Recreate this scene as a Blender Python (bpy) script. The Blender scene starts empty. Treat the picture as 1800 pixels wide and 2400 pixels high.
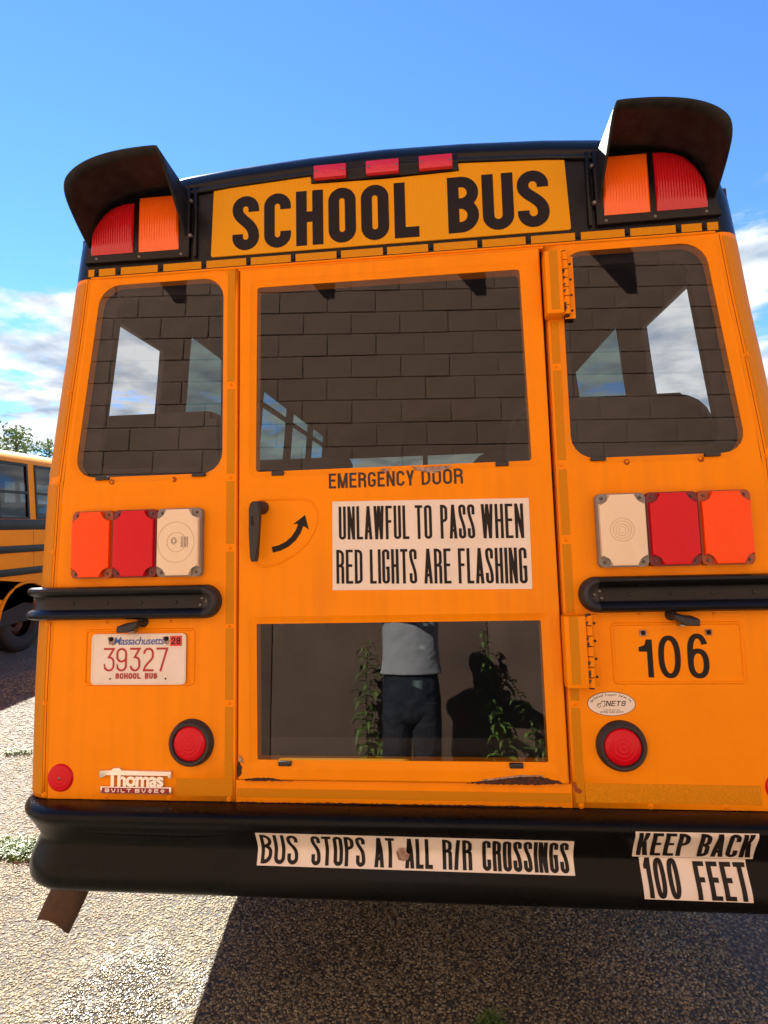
import bpy, bmesh, math, random
import numpy as np
from mathutils import Matrix, Vector

random.seed(7)
rng = np.random.default_rng(7)
R = math.radians
S = bpy.context.scene
COL = S.collection

# ------------------------------------------------------------------ frames
ZO = 0.1                                   # ground is z = 0
PIV = Vector((0, 0, 0.83))
RM = Matrix.Translation((0, 0, 0.83 + ZO)) @ Matrix.Rotation(R(-4.5), 4, 'X') @ Matrix.Translation((0, 0, -0.83))
WI = Matrix.Identity(4)

# ------------------------------------------------------------------ camera, sky, sun, exposure
def make_camera():
    yaw, pitch, roll = R(-5.51172), R(5.85506), R(-1.25979)
    cy, sy, cp, sp, cr, sr = math.cos(yaw), math.sin(yaw), math.cos(pitch), math.sin(pitch), math.cos(roll), math.sin(roll)
    f = Vector((sy * cp, cy * cp, sp)); r0 = Vector((cy, -sy, 0)); u0 = r0.cross(f)
    r = r0 * cr + u0 * sr; u = -r0 * sr + u0 * cr
    m = Matrix((r, u, -f)).transposed().to_4x4()
    m.translation = Vector((0.13705, -1.69530, 1.5))
    cam = bpy.data.cameras.new('camera'); cam.sensor_fit = 'HORIZONTAL'; cam.sensor_width = 36
    cam.lens = 36 * 1326.67 / 1800; cam.clip_start = 0.02; cam.clip_end = 2000
    o = bpy.data.objects.new('camera', cam); COL.objects.link(o); o.matrix_world = RM @ m
    S.camera = o
make_camera()

SUN = Vector((-0.66, 0.95, 1.0)).normalized()
SUN_EL = math.asin(SUN.z); SUN_AZ = math.atan2(SUN.x, SUN.y)
SKY_STRENGTH = 0.075
SUN_STRENGTH = 4.4
S.view_settings.view_transform = 'Standard'; S.view_settings.look = 'None'
S.view_settings.gamma = 1; S.view_settings.use_curve_mapping = False
S.view_settings.exposure = 2.45
S.cycles.max_bounces = 10; S.cycles.transparent_max_bounces = 16
S.cycles.use_denoising = True

def make_world():
    w = bpy.data.worlds.new('World'); S.world = w; w.use_nodes = True
    nt = w.node_tree; nt.nodes.clear(); N = nt.nodes.new; L = nt.links.new
    out = N('ShaderNodeOutputWorld'); bg = N('ShaderNodeBackground'); bg.inputs[1].default_value = SKY_STRENGTH
    sky = N('ShaderNodeTexSky'); sky.sky_type = 'NISHITA'; sky.sun_disc = False
    sky.sun_elevation = SUN_EL; sky.sun_rotation = SUN_AZ; sky.air_density = 0.85; sky.altitude = 1500; sky.dust_density = 0.0; sky.ozone_density = 3.5
    tint = N('ShaderNodeMix'); tint.data_type = 'RGBA'; tint.blend_type = 'MULTIPLY'; tint.inputs[0].default_value = 1
    tint.inputs[7].default_value = (0.44, 0.64, 0.83, 1); L(sky.outputs[0], tint.inputs[6])
    # clouds: direction projected on a high flat layer
    tc = N('ShaderNodeTexCoord'); sep = N('ShaderNodeSeparateXYZ'); L(tc.outputs['Generated'], sep.inputs[0])
    zz = N('ShaderNodeMath'); zz.operation = 'ADD'; zz.inputs[1].default_value = 0.16; L(sep.outputs[2], zz.inputs[0])
    zm = N('ShaderNodeMath'); zm.operation = 'MAXIMUM'; zm.inputs[1].default_value = 0.05; L(zz.outputs[0], zm.inputs[0])
    dx = N('ShaderNodeMath'); dx.operation = 'DIVIDE'; L(sep.outputs[0], dx.inputs[0]); L(zm.outputs[0], dx.inputs[1])
    dy = N('ShaderNodeMath'); dy.operation = 'DIVIDE'; L(sep.outputs[1], dy.inputs[0]); L(zm.outputs[0], dy.inputs[1])
    cb = N('ShaderNodeCombineXYZ'); L(dx.outputs[0], cb.inputs[0]); L(dy.outputs[0], cb.inputs[1])
    n1 = N('ShaderNodeTexNoise'); n1.inputs['Scale'].default_value = 1.9; n1.inputs['Detail'].default_value = 12; n1.inputs['Roughness'].default_value = 0.60
    n1.inputs['Distortion'].default_value = 0.25
    L(cb.outputs[0], n1.inputs['Vector'])
    # elevation envelope: clouds lie low, upper sky is clear
    mr = N('ShaderNodeMapRange'); mr.inputs[1].default_value = 0.33; mr.inputs[2].default_value = 0.53
    mr.inputs[3].default_value = 0.12; mr.inputs[4].default_value = -0.26; L(sep.outputs[2], mr.inputs[0])
    ad = N('ShaderNodeMath'); ad.operation = 'ADD'; L(n1.outputs[0], ad.inputs[0]); L(mr.outputs[0], ad.inputs[1])
    ms = N('ShaderNodeMapRange'); ms.interpolation_type = 'SMOOTHSTEP'; ms.inputs[1].default_value = 0.50; ms.inputs[2].default_value = 0.61
    L(ad.outputs[0], ms.inputs[0])
    # shading inside the cloud
    n2 = N('ShaderNodeTexNoise'); n2.inputs['Scale'].default_value = 4.2; n2.inputs['Detail'].default_value = 10; L(cb.outputs[0], n2.inputs['Vector'])
    cr = N('ShaderNodeValToRGB'); cr.color_ramp.elements[0].position = 0.36; cr.color_ramp.elements[0].color = (1.1, 1.4, 1.8, 1)
    cr.color_ramp.elements[1].position = 0.58; cr.color_ramp.elements[1].color = (2.9, 2.95, 3.0, 1); L(n2.outputs[0], cr.inputs[0])
    mx = N('ShaderNodeMix'); mx.data_type = 'RGBA'; L(ms.outputs[0], mx.inputs[0]); L(tint.outputs[2], mx.inputs[6]); L(cr.outputs[0], mx.inputs[7])
    L(mx.outputs[2], bg.inputs[0]); L(bg.outputs[0], out.inputs[0])
make_world()

def make_sun():
    l = bpy.data.lights.new('sun', 'SUN'); l.energy = SUN_STRENGTH; l.angle = R(0.53); l.color = (1, 0.945, 0.86)
    o = bpy.data.objects.new('sun', l); COL.objects.link(o)
    o.rotation_euler = SUN.to_track_quat('Z', 'Y').to_euler(); o.location = SUN * 60
make_sun()

# ------------------------------------------------------------------ materials
def mat(name, color, rough=0.5, bdist=0.004, metal=0.0, var=0.0, vscale=8, bump=0.0, bscale=200, coat=0.0, spec=0.5, color2=None, detail=5, rings=0, hexa=0, rvar=0.0, island=0.0):
    m = bpy.data.materials.new(name); m.use_nodes = True; nt = m.node_tree; N = nt.nodes.new; L = nt.links.new
    b = nt.nodes['Principled BSDF']
    b.inputs['Base Color'].default_value = (*color, 1); b.inputs['Roughness'].default_value = rough; b.inputs['Metallic'].default_value = metal
    b.inputs['Coat Weight'].default_value = coat; b.inputs['Coat Roughness'].default_value = 0.08; b.inputs['Specular IOR Level'].default_value = spec
    tc = N('ShaderNodeTexCoord')
    src = None
    if var > 0 or color2:
        n = N('ShaderNodeTexNoise'); n.inputs['Scale'].default_value = vscale; n.inputs['Detail'].default_value = detail; n.inputs['Roughness'].default_value = 0.65
        L(tc.outputs['Object'], n.inputs['Vector'])
        mp = N('ShaderNodeMapRange'); mp.inputs[1].default_value = 0.35; mp.inputs[2].default_value = 0.65; L(n.outputs[0], mp.inputs[0])
        mx = N('ShaderNodeMix'); mx.data_type = 'RGBA'; c2 = color2 or tuple(c * (1 - var) for c in color)
        mx.inputs[6].default_value = (*color, 1); mx.inputs[7].default_value = (*c2, 1); L(mp.outputs[0], mx.inputs[0])
        src = mx.outputs[2]
        if rvar:
            mr = N('ShaderNodeMapRange'); mr.inputs[1].default_value = 0.3; mr.inputs[2].default_value = 0.7
            mr.inputs[3].default_value = rough - rvar; mr.inputs[4].default_value = rough + rvar; L(n.outputs[0], mr.inputs[0]); L(mr.outputs[0], b.inputs['Roughness'])
    if island:
        g = N('ShaderNodeNewGeometry'); mr = N('ShaderNodeMapRange'); mr.inputs[3].default_value = 1 - island; mr.inputs[4].default_value = 1 + island
        L(g.outputs['Random Per Island'], mr.inputs[0])
        mm = N('ShaderNodeMix'); mm.data_type = 'RGBA'; mm.blend_type = 'MULTIPLY'; mm.inputs[0].default_value = 1
        if src: L(src, mm.inputs[6])
        else: mm.inputs[6].default_value = (*color, 1)
        L(mr.outputs[0], mm.inputs[7]); src = mm.outputs[2]
    if hexa:
        v = N('ShaderNodeTexVoronoi'); v.feature = 'DISTANCE_TO_EDGE'; v.inputs['Scale'].default_value = hexa; v.inputs['Randomness'].default_value = 0.12
        L(tc.outputs['Object'], v.inputs['Vector'])
        mr = N('ShaderNodeMapRange'); mr.inputs[1].default_value = 0.02; mr.inputs[2].default_value = 0.12; mr.inputs[3].default_value = 1.35; mr.inputs[4].default_value = 0.92; L(v.outputs[0], mr.inputs[0])
        mm = N('ShaderNodeMix'); mm.data_type = 'RGBA'; mm.blend_type = 'MULTIPLY'; mm.inputs[0].default_value = 1
        if src: L(src, mm.inputs[6])
        else: mm.inputs[6].default_value = (*color, 1)
        L(mr.outputs[0], mm.inputs[7]); src = mm.outputs[2]
    if src: L(src, b.inputs['Base Color'])
    if bump > 0 or rings:
        bp = N('ShaderNodeBump'); bp.inputs['Strength'].default_value = bump if not rings else 0.16
        bp.inputs['Distance'].default_value = bdist if not rings else 0.003
        if rings:
            sp = N('ShaderNodeSeparateXYZ'); L(tc.outputs['Object'], sp.inputs[0])
            cb = N('ShaderNodeCombineXYZ'); L(sp.outputs[0], cb.inputs[0]); L(sp.outputs[2], cb.inputs[1])
            ln = N('ShaderNodeVectorMath'); ln.operation = 'LENGTH'; L(cb.outputs[0], ln.inputs[0])
            m1 = N('ShaderNodeMath'); m1.operation = 'MULTIPLY'; m1.inputs[1].default_value = rings; L(ln.outputs['Value'], m1.inputs[0])
            m2 = N('ShaderNodeMath'); m2.operation = 'SINE'; L(m1.outputs[0], m2.inputs[0])
            fa = N('ShaderNodeMapRange'); fa.inputs[1].default_value = 0.012; fa.inputs[2].default_value = 0.055; fa.inputs[3].default_value = 1; fa.inputs[4].default_value = 0.06
            L(ln.outputs['Value'], fa.inputs[0])
            m3 = N('ShaderNodeMath'); m3.operation = 'MULTIPLY'; L(m2.outputs[0], m3.inputs[0]); L(fa.outputs[0], m3.inputs[1])
            L(m3.outputs[0], bp.inputs['Height'])
        else:
            n = N('ShaderNodeTexNoise'); n.inputs['Scale'].default_value = bscale; n.inputs['Detail'].default_value = 4; L(tc.outputs['Object'], n.inputs['Vector'])
            L(n.outputs[0], bp.inputs['Height'])
        L(bp.outputs[0], b.inputs['Normal'])
    return m

YEL = (0.95, 0.288, 0.0008)
M = {}
M['yellow'] = mat('bus_yellow_paint', YEL, 0.42, var=0.06, vscale=5, bump=0.03, bscale=420, coat=0.0, rvar=0.05, spec=0.12)
M['tape'] = mat('reflective_yellow_tape', (0.58, 0.215, 0.003), 0.5, hexa=330, spec=0.12)
M['sign_tape'] = mat('reflective_sign_yellow', (0.72, 0.315, 0.006), 0.5, hexa=240, spec=0.12)
M['strip_tape'] = mat('strip_tape', (0.66, 0.27, 0.005), 0.5, var=0.08, vscale=60, spec=0.12)
M['black'] = mat('gloss_black_paint', (0.005, 0.005, 0.005), 0.32, var=0.4, vscale=14, bump=0.06, bscale=60, rvar=0.07, spec=0.3)
M['bumper'] = mat('black_steel_bumper', (0.0035, 0.0038, 0.0035), 0.30, var=0.45, vscale=5, bump=0.06, bscale=40, rvar=0.10, color2=(0.007, 0.006, 0.005), spec=0.13)
M['rubber'] = mat('black_rubber', (0.022, 0.019, 0.018), 0.55, bump=0.1, bscale=300)
M['hood'] = mat('visor_black_plastic', (0.007, 0.007, 0.007), 0.42, bump=0.3, bscale=330, color2=(0.020, 0.019, 0.018), vscale=26, spec=0.3)
M['ink'] = mat('black_print', (0.011, 0.007, 0.005), 0.5, var=0.3, vscale=30, spec=0.25)
M['ink_worn'] = mat('black_print_worn', (0.028, 0.018, 0.010), 0.5, var=0.6, vscale=90)
M['white_vinyl'] = mat('white_vinyl', (0.82, 0.72, 0.60), 0.5, var=0.08, vscale=9)
M['plate_white'] = mat('plate_white', (0.82, 0.73, 0.62), 0.45, var=0.1, vscale=12)
M['plate_red'] = mat('plate_red', (0.42, 0.012, 0.02), 0.4)
M['plate_blue'] = mat('plate_blue', (0.04, 0.13, 0.42), 0.4)
M['sticker_red'] = mat('sticker_red', (0.85, 0.05, 0.04), 0.4, var=0.4, vscale=140)
M['lens_red'] = mat('red_lens', (0.62, 0.002, 0.012), 0.3, rings=560, coat=0.04, spec=0.25)
M['lens_orange'] = mat('orange_lens', (0.98, 0.075, 0.001), 0.3, rings=560, coat=0.04, spec=0.25)
M['lens_clear'] = mat('clear_lens', (0.80, 0.64, 0.44), 0.16, rings=500, coat=0.2)
M['lens_ring'] = mat('clear_lens_ring', (0.60, 0.45, 0.28), 0.3)
M['rib_red'] = mat('ribbed_red_lens', (0.50, 0.006, 0.012), 0.2, coat=0.4)
M['rib_amber'] = mat('ribbed_amber_lens', (0.90, 0.13, 0.004), 0.2, coat=0.4)
M['base_red'] = mat('smoky_red_plastic', (0.16, 0.008, 0.012), 0.4)
M['base_orange'] = mat('smoky_orange_plastic', (0.32, 0.06, 0.01), 0.4)
M['base_clear'] = mat('smoky_grey_plastic', (0.22, 0.19, 0.16), 0.4)
M['marker_red'] = mat('marker_red', (0.62, 0.01, 0.04), 0.25, bump=0.5, bscale=260, coat=0.3)
M['steel'] = mat('worn_steel', (0.35, 0.32, 0.29), 0.4, metal=0.8, var=0.5, vscale=60)
M['bulb_dark'] = mat('bulb_cap', (0.10, 0.09, 0.08), 0.3, metal=0.5)
M['chrome'] = mat('chrome', (0.85, 0.82, 0.76), 0.2, metal=0.75)
M['dark_red'] = mat('badge_red', (0.30, 0.012, 0.015), 0.35)
M['rust'] = mat('rust', (0.10, 0.030, 0.010), 0.9, color2=(0.022, 0.010, 0.006), vscale=120, bump=0.8, bscale=180)
M['primer'] = mat('bare_primer', (0.42, 0.33, 0.27), 0.8, color2=(0.22, 0.10, 0.05), vscale=90, bump=0.5, bscale=160)
M['seam'] = mat('seam_shadow_rust', (0.30, 0.065, 0.004), 0.9)
M['exhaust'] = mat('rusty_tailpipe', (0.070, 0.040, 0.026), 0.75, color2=(0.11, 0.055, 0.03), vscale=20, bump=0.3, bscale=150, metal=0.3)
M['inside'] = mat('interior_dark_lining', (0.022, 0.020, 0.019), 0.7)
M['floor_in'] = mat('interior_floor', (0.02, 0.02, 0.02), 0.7)
M['seat'] = mat('seat_vinyl', (0.018, 0.020, 0.018), 0.5, bump=0.1, bscale=80)
M['tyre'] = mat('tyre_rubber', (0.012, 0.012, 0.012), 0.7, bump=0.3, bscale=60)
M['hub'] = mat('rusty_hub', (0.10, 0.05, 0.035), 0.6, var=0.5, vscale=14, metal=0.3)
M['under'] = mat('underbody', (0.02, 0.018, 0.016), 0.8)
M['block'] = mat('painted_block', (0.33, 0.21, 0.15), 0.8, bump=0.6, bscale=70, color2=(0.24, 0.15, 0.105), vscale=3.5, detail=9, island=0.06)
M['mortar'] = mat('painted_mortar', (0.25, 0.165, 0.125), 0.85, bump=0.5, bscale=90)
M['foundation'] = mat('painted_concrete', (0.33, 0.21, 0.145), 0.85, bump=0.7, bscale=28, color2=(0.22, 0.15, 0.11), vscale=2.3, detail=10)
M['beam'] = mat('brown_steel_beam', (0.09, 0.06, 0.05), 0.6, var=0.3)
M['leaf'] = mat('weed_leaf', (0.14, 0.26, 0.04), 0.5, color2=(0.24, 0.38, 0.07), vscale=9, island=0.35)
M['stem'] = mat('weed_stem', (0.09, 0.10, 0.04), 0.6)
M['tree_leaf'] = mat('tree_leaf', (0.15, 0.24, 0.05), 0.5, color2=(0.26, 0.36, 0.09), vscale=1.5, island=0.4)
M['bark'] = mat('bark', (0.10, 0.075, 0.055), 0.9, bump=0.8, bscale=20)
M['grass'] = mat('grass_blade', (0.06, 0.12, 0.02), 0.5, color2=(0.12, 0.19, 0.03), vscale=6, island=0.4)
M['skin'] = mat('skin', (0.50, 0.30, 0.22), 0.5, var=0.1)
M['shirt'] = mat('white_cotton', (0.76, 0.78, 0.82), 0.85, bump=0.5, bscale=6, bdist=0.06, var=0.06)
M['jeans'] = mat('dark_denim', (0.030, 0.036, 0.050), 0.85, bump=0.8, bscale=11, bdist=0.04, color2=(0.060, 0.070, 0.090), vscale=9)
M['shoe'] = mat('dark_shoe', (0.03, 0.03, 0.03), 0.6)
M['hair'] = mat('dark_hair', (0.025, 0.017, 0.012), 0.6, bump=0.8, bscale=120)
M['phone'] = mat('phone_body', (0.02, 0.02, 0.022), 0.2)
M['bus2_yellow'] = mat('neighbour_bus_yellow', (0.84, 0.30, 0.003), 0.4, var=0.08, vscale=2, spec=0.12)

def streaks(m, amount=0.10):
    nt = m.node_tree; N = nt.nodes.new; L = nt.links.new; b = nt.nodes['Principled BSDF']; old = b.inputs['Base Color'].links[0].from_socket
    tc = N('ShaderNodeTexCoord'); mp = N('ShaderNodeMapping'); mp.inputs['Scale'].default_value = (26, 26, 1.1); L(tc.outputs['Object'], mp.inputs[0])
    n = N('ShaderNodeTexNoise'); n.inputs['Scale'].default_value = 1.0; n.inputs['Detail'].default_value = 6; L(mp.outputs[0], n.inputs['Vector'])
    n2 = N('ShaderNodeTexNoise'); n2.inputs['Scale'].default_value = 1.6; n2.inputs['Detail'].default_value = 3; L(tc.outputs['Object'], n2.inputs['Vector'])
    mu = N('ShaderNodeMath'); mu.operation = 'MULTIPLY'; L(n.outputs[0], mu.inputs[0]); L(n2.outputs[0], mu.inputs[1])
    mr = N('ShaderNodeMapRange'); mr.inputs[1].default_value = 0.24; mr.inputs[2].default_value = 0.40; mr.inputs[3].default_value = 0; mr.inputs[4].default_value = amount * 3; L(mu.outputs[0], mr.inputs[0])
    mx = N('ShaderNodeMix'); mx.data_type = 'RGBA'; mx.inputs[7].default_value = (0.62, 0.20, 0.02, 1); L(mr.outputs[0], mx.inputs[0]); L(old, mx.inputs[6]); L(mx.outputs[2], b.inputs['Base Color'])
streaks(M['yellow'], 0.09)

def glass(name, tint, ior=1.9, bump=0.0):
    m = bpy.data.materials.new(name); m.use_nodes = True; nt = m.node_tree; nt.nodes.clear(); N = nt.nodes.new; L = nt.links.new
    out = N('ShaderNodeOutputMaterial'); tr = N('ShaderNodeBsdfTransparent'); tr.inputs[0].default_value = (*tint, 1)
    gl = N('ShaderNodeBsdfGlossy'); gl.inputs['Roughness'].default_value = 0.012; gl.inputs[0].default_value = (1, 1, 1, 1)
    fr = N('ShaderNodeFresnel'); fr.inputs[0].default_value = ior
    g = N('ShaderNodeNewGeometry'); mu = N('ShaderNodeMath'); mu.operation = 'MULTIPLY'; L(fr.outputs[0], mu.inputs[0])
    sb = N('ShaderNodeMath'); sb.operation = 'SUBTRACT'; sb.inputs[0].default_value = 1; L(g.outputs['Backfacing'], sb.inputs[1]); L(sb.outputs[0], mu.inputs[1])
    if bump:
        tc = N('ShaderNodeTexCoord'); n = N('ShaderNodeTexNoise'); n.inputs['Scale'].default_value = 2.2; n.inputs['Detail'].default_value = 1; L(tc.outputs['Object'], n.inputs['Vector'])
        bp = N('ShaderNodeBump'); bp.inputs['Strength'].default_value = bump; bp.inputs['Distance'].default_value = 0.002; L(n.outputs[0], bp.inputs['Height']); L(bp.outputs[0], gl.inputs['Normal'])
    mx = N('ShaderNodeMixShader'); L(mu.outputs[0], mx.inputs[0]); L(tr.outputs[0], mx.inputs[1]); L(gl.outputs[0], mx.inputs[2]); L(mx.outputs[0], out.inputs[0])
    return m
M['rear_glass'] = glass('tinted_rear_glass', (0.55, 0.56, 0.57), 1.48, 0.12)
M['side_clear'] = glass('clear_side_glass', (0.93, 0.95, 0.95), 1.4)
M['side_green'] = glass('green_tinted_side_glass', (0.17, 0.25, 0.23), 1.5)
M['windshield'] = glass('windshield_glass', (0.22, 0.26, 0.22), 1.5)
M['bus2_glass'] = glass('neighbour_bus_dark_glass', (0.05, 0.065, 0.07), 1.6)

def gravel_mat(name, loose):
    m = bpy.data.materials.new(name); m.use_nodes = True; nt = m.node_tree; N = nt.nodes.new; L = nt.links.new
    b = nt.nodes['Principled BSDF']; b.inputs['Roughness'].default_value = 0.62 if loose else 0.8
    tc = N('ShaderNodeTexCoord'); cr = N('ShaderNodeValToRGB'); e = cr.color_ramp.elements
    e[0].position = 0; e[0].color = (0.122, 0.087, 0.046, 1); e[1].position = 1; e[1].color = (0.357, 0.302, 0.178, 1)
    for p, c in ((0.2, (0.070, 0.057, 0.036, 1)), (0.4, (0.192, 0.142, 0.071, 1)), (0.6, (0.268, 0.199, 0.094, 1)), (0.8, (0.192, 0.166, 0.111, 1))):
        x = e.new(p); x.color = c
    def finish(col):
        n = N('ShaderNodeTexNoise'); n.inputs['Scale'].default_value = 2.4; n.inputs['Detail'].default_value = 7; n.inputs['Roughness'].default_value = 0.7; L(tc.outputs['Object'], n.inputs['Vector'])
        mr = N('ShaderNodeMapRange'); mr.inputs[1].default_value = 0.32; mr.inputs[2].default_value = 0.60; mr.inputs[3].default_value = 0.66; mr.inputs[4].default_value = 1.06; L(n.outputs[0], mr.inputs[0])
        # damp spilled patch
        ds = N('ShaderNodeVectorMath'); ds.operation = 'DISTANCE'; ds.inputs[1].default_value = (-1.08, 0.42, 0); L(tc.outputs['Object'], ds.inputs[0])
        n3 = N('ShaderNodeTexNoise'); n3.inputs['Scale'].default_value = 9; n3.inputs['Detail'].default_value = 5; L(tc.outputs['Object'], n3.inputs['Vector'])
        a1 = N('ShaderNodeMath'); a1.operation = 'MULTIPLY_ADD'; a1.inputs[1].default_value = 0.75; L(n3.outputs[0], a1.inputs[0]); L(ds.outputs['Value'], a1.inputs[2])
        wet = N('ShaderNodeMapRange'); wet.inputs[1].default_value = 0.54; wet.inputs[2].default_value = 0.68; wet.inputs[3].default_value = 1; wet.inputs[4].default_value = 0; L(a1.outputs[0], wet.inputs[0])
        wr = N('ShaderNodeMapRange'); wr.inputs[3].default_value = b.inputs['Roughness'].default_value; wr.inputs[4].default_value = 0.24; L(wet.outputs[0], wr.inputs[0]); L(wr.outputs[0], b.inputs['Roughness'])
        wd = N('ShaderNodeMapRange'); wd.inputs[3].default_value = 1; wd.inputs[4].default_value = 0.88; L(wet.outputs[0], wd.inputs[0])
        mm = N('ShaderNodeMath'); mm.operation = 'MULTIPLY'; L(mr.outputs[0], mm.inputs[0]); L(wd.outputs[0], mm.inputs[1])
        m3 = N('ShaderNodeMix'); m3.data_type = 'RGBA'; m3.blend_type = 'MULTIPLY'; m3.inputs[0].default_value = 1; L(col, m3.inputs[6]); L(mm.outputs[0], m3.inputs[7]); L(m3.outputs[2], b.inputs['Base Color'])
    if loose:
        g = N('ShaderNodeNewGeometry'); L(g.outputs['Random Per Island'], cr.inputs[0]); finish(cr.outputs[0])
        return m
    v = N('ShaderNodeTexVoronoi'); v.inputs['Scale'].default_value = 75; L(tc.outputs['Object'], v.inputs['Vector'])
    sp = N('ShaderNodeSeparateColor'); L(v.outputs['Color'], sp.inputs[0]); L(sp.outputs[0], cr.inputs[0])
    mr = N('ShaderNodeMapRange'); mr.inputs[1].default_value = 0.25; mr.inputs[2].default_value = 0.62; L(v.outputs['Distance'], mr.inputs[0])
    n = N('ShaderNodeTexNoise'); n.inputs['Scale'].default_value = 1.3; n.inputs['Detail'].default_value = 6; L(tc.outputs['Object'], n.inputs['Vector'])
    mx = N('ShaderNodeMix'); mx.data_type = 'RGBA'; L(mr.outputs[0], mx.inputs[0]); L(cr.outputs[0], mx.inputs[6]); mx.inputs[7].default_value = (0.045, 0.040, 0.035, 1)
    m2 = N('ShaderNodeMix'); m2.data_type = 'RGBA'; m2.blend_type = 'MULTIPLY'; m2.inputs[0].default_value = 1
    mr2 = N('ShaderNodeMapRange'); mr2.inputs[1].default_value = 0.3; mr2.inputs[2].default_value = 0.7; mr2.inputs[3].default_value = 0.75; mr2.inputs[4].default_value = 1.1; L(n.outputs[0], mr2.inputs[0])
    L(mx.outputs[2], m2.inputs[6]); L(mr2.outputs[0], m2.inputs[7]); finish(m2.outputs[2])
    bp = N('ShaderNodeBump'); bp.invert = True; bp.inputs['Strength'].default_value = 1; bp.inputs['Distance'].default_value = 0.006; L(v.outputs['Distance'], bp.inputs['Height']); L(bp.outputs[0], b.inputs['Normal'])
    return m
M['ground'] = gravel_mat('worn_aggregate_asphalt', False)
M['pebble'] = gravel_mat('loose_pebbles', True)

# ------------------------------------------------------------------ object helpers
PW = {}
def link(o, parent, frame, loc):
    mw = frame @ Matrix.Translation(loc)
    COL.objects.link(o)
    if parent is not None:
        o.parent = parent; o.matrix_parent_inverse = PW[parent.name].inverted()
    o.matrix_basis = mw
    PW[o.name] = mw
    return o

def tag(o, label=None, cat=None, group=None, kind=None):
    if label: o['label'] = label
    if cat: o['category'] = cat
    if group: o['group'] = group
    if kind: o['kind'] = kind
    return o

def empty(name, loc=(0, 0, 0), frame=WI, parent=None):
    o = bpy.data.objects.new(name, None); o.empty_display_size = 0.2
    return link(o, parent, frame, loc)

def mesh_obj(name, verts, faces, material, parent=None, frame=RM, loc=(0, 0, 0), smooth=False):
    me = bpy.data.meshes.new(name)
    me.from_pydata([Vector(v) - Vector(loc) for v in verts], [], faces); me.validate(); me.update()
    for m in (material if isinstance(material, (list, tuple)) else [material]): me.materials.append(m)
    if smooth: me.shade_smooth()
    o = bpy.data.objects.new(name, me)
    return link(o, parent, frame, loc)

def bm_obj(name, bm, material, parent=None, frame=RM, loc=(0, 0, 0), smooth=False, recalc=True):
    bmesh.ops.recalc_face_normals(bm, faces=bm.faces)
    if not recalc:
        bad = [f for f in bm.faces if f.normal.y > 1e-3]
        if bad: bmesh.ops.reverse_faces(bm, faces=bad)
    bmesh.ops.translate(bm, verts=bm.verts, vec=-Vector(loc))
    me = bpy.data.meshes.new(name); bm.to_mesh(me); bm.free()
    for m in (material if isinstance(material, (list, tuple)) else [material]): me.materials.append(m)
    if smooth: me.shade_smooth()
    o = bpy.data.objects.new(name, me)
    return link(o, parent, frame, loc)

def share(name, src, parent, loc, frame=RM, rot=None):
    o = bpy.data.objects.new(name, src.data)
    f = frame
    link(o, parent, f, loc)
    if rot is not None:
        o.matrix_basis = f @ Matrix.Translation(loc) @ rot; PW[o.name] = o.matrix_basis.copy()
    return o

def smooth_angle(o, deg=35):
    o.data.shade_smooth()
    try: o.data.set_sharp_from_angle(angle=R(deg))
    except Exception: pass
    return o

def bm_box(bm, x0, x1, y0, y1, z0, z1, bev=0, seg=2):
    vs = [bm.verts.new(p) for p in ((x0, y0, z0), (x1, y0, z0), (x1, y1, z0), (x0, y1, z0), (x0, y0, z1), (x1, y0, z1), (x1, y1, z1), (x0, y1, z1))]
    fs = [bm.faces.new([vs[i] for i in f]) for f in ((0, 1, 5, 4), (1, 2, 6, 5), (2, 3, 7, 6), (3, 0, 4, 7), (4, 5, 6, 7), (3, 2, 1, 0))]
    if bev:
        ed = {e for f in fs for e in f.edges}
        bmesh.ops.bevel(bm, geom=list(ed), offset=bev, segments=seg, affect='EDGES', profile=0.5)

def box(name, x0, x1, y0, y1, z0, z1, material, parent=None, frame=RM, bev=0, seg=2, center=False):
    bm = bmesh.new(); bm_box(bm, x0, x1, y0, y1, z0, z1, bev, seg)
    loc = ((x0 + x1) / 2, (y0 + y1) / 2, (z0 + z1) / 2) if center else (0, 0, 0)
    o = bm_obj(name, bm, material, parent, frame, loc)
    return smooth_angle(o) if bev else o

def prism(name, poly, y0, y1, material, parent=None, frame=RM, bev=0, seg=2, center=False):
    """poly: (x,z) outline; front at y0 (towards the viewer), back at y1"""
    bm = bmesh.new()
    a = [bm.verts.new((x, y0, z)) for x, z in poly]; b = [bm.verts.new((x, y1, z)) for x, z in poly]
    n = len(poly); ff = bm.faces.new(a); bm.faces.new(b[::-1])
    for i in range(n): bm.faces.new((a[i], b[i], b[(i + 1) % n], a[(i + 1) % n]))
    if bev: bmesh.ops.bevel(bm, geom=list(ff.edges), offset=bev, segments=seg, affect='EDGES', profile=0.5)
    loc = (sum(p[0] for p in poly) / n, (y0 + y1) / 2, sum(p[1] for p in poly) / n) if center else (0, 0, 0)
    o = bm_obj(name, bm, material, parent, frame, loc)
    return smooth_angle(o) if bev else o

def rquad(c, r, n=5):
    """rounded corners for a quad given as 4 (x,z) corners in order; returns (list of points, list of corner index)"""
    pts = []; idx = []
    for i in range(4):
        p = Vector(c[i]); a = Vector(c[i - 1]); b = Vector(c[(i + 1) % 4])
        da = (a - p).normalized(); db = (b - p).normalized()
        for k in range(n + 1):
            t = k / n
            # quadratic blend close to an arc
            q0 = p + da * r; q1 = p + db * r
            w = 0.72
            q = (q0 * (1 - t) ** 2 + p * 2 * w * t * (1 - t) + q1 * t * t) / ((1 - t) ** 2 + 2 * w * t * (1 - t) + t * t)
            pts.append((q.x, q.y)); idx.append(i)
    return pts, idx

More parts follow.
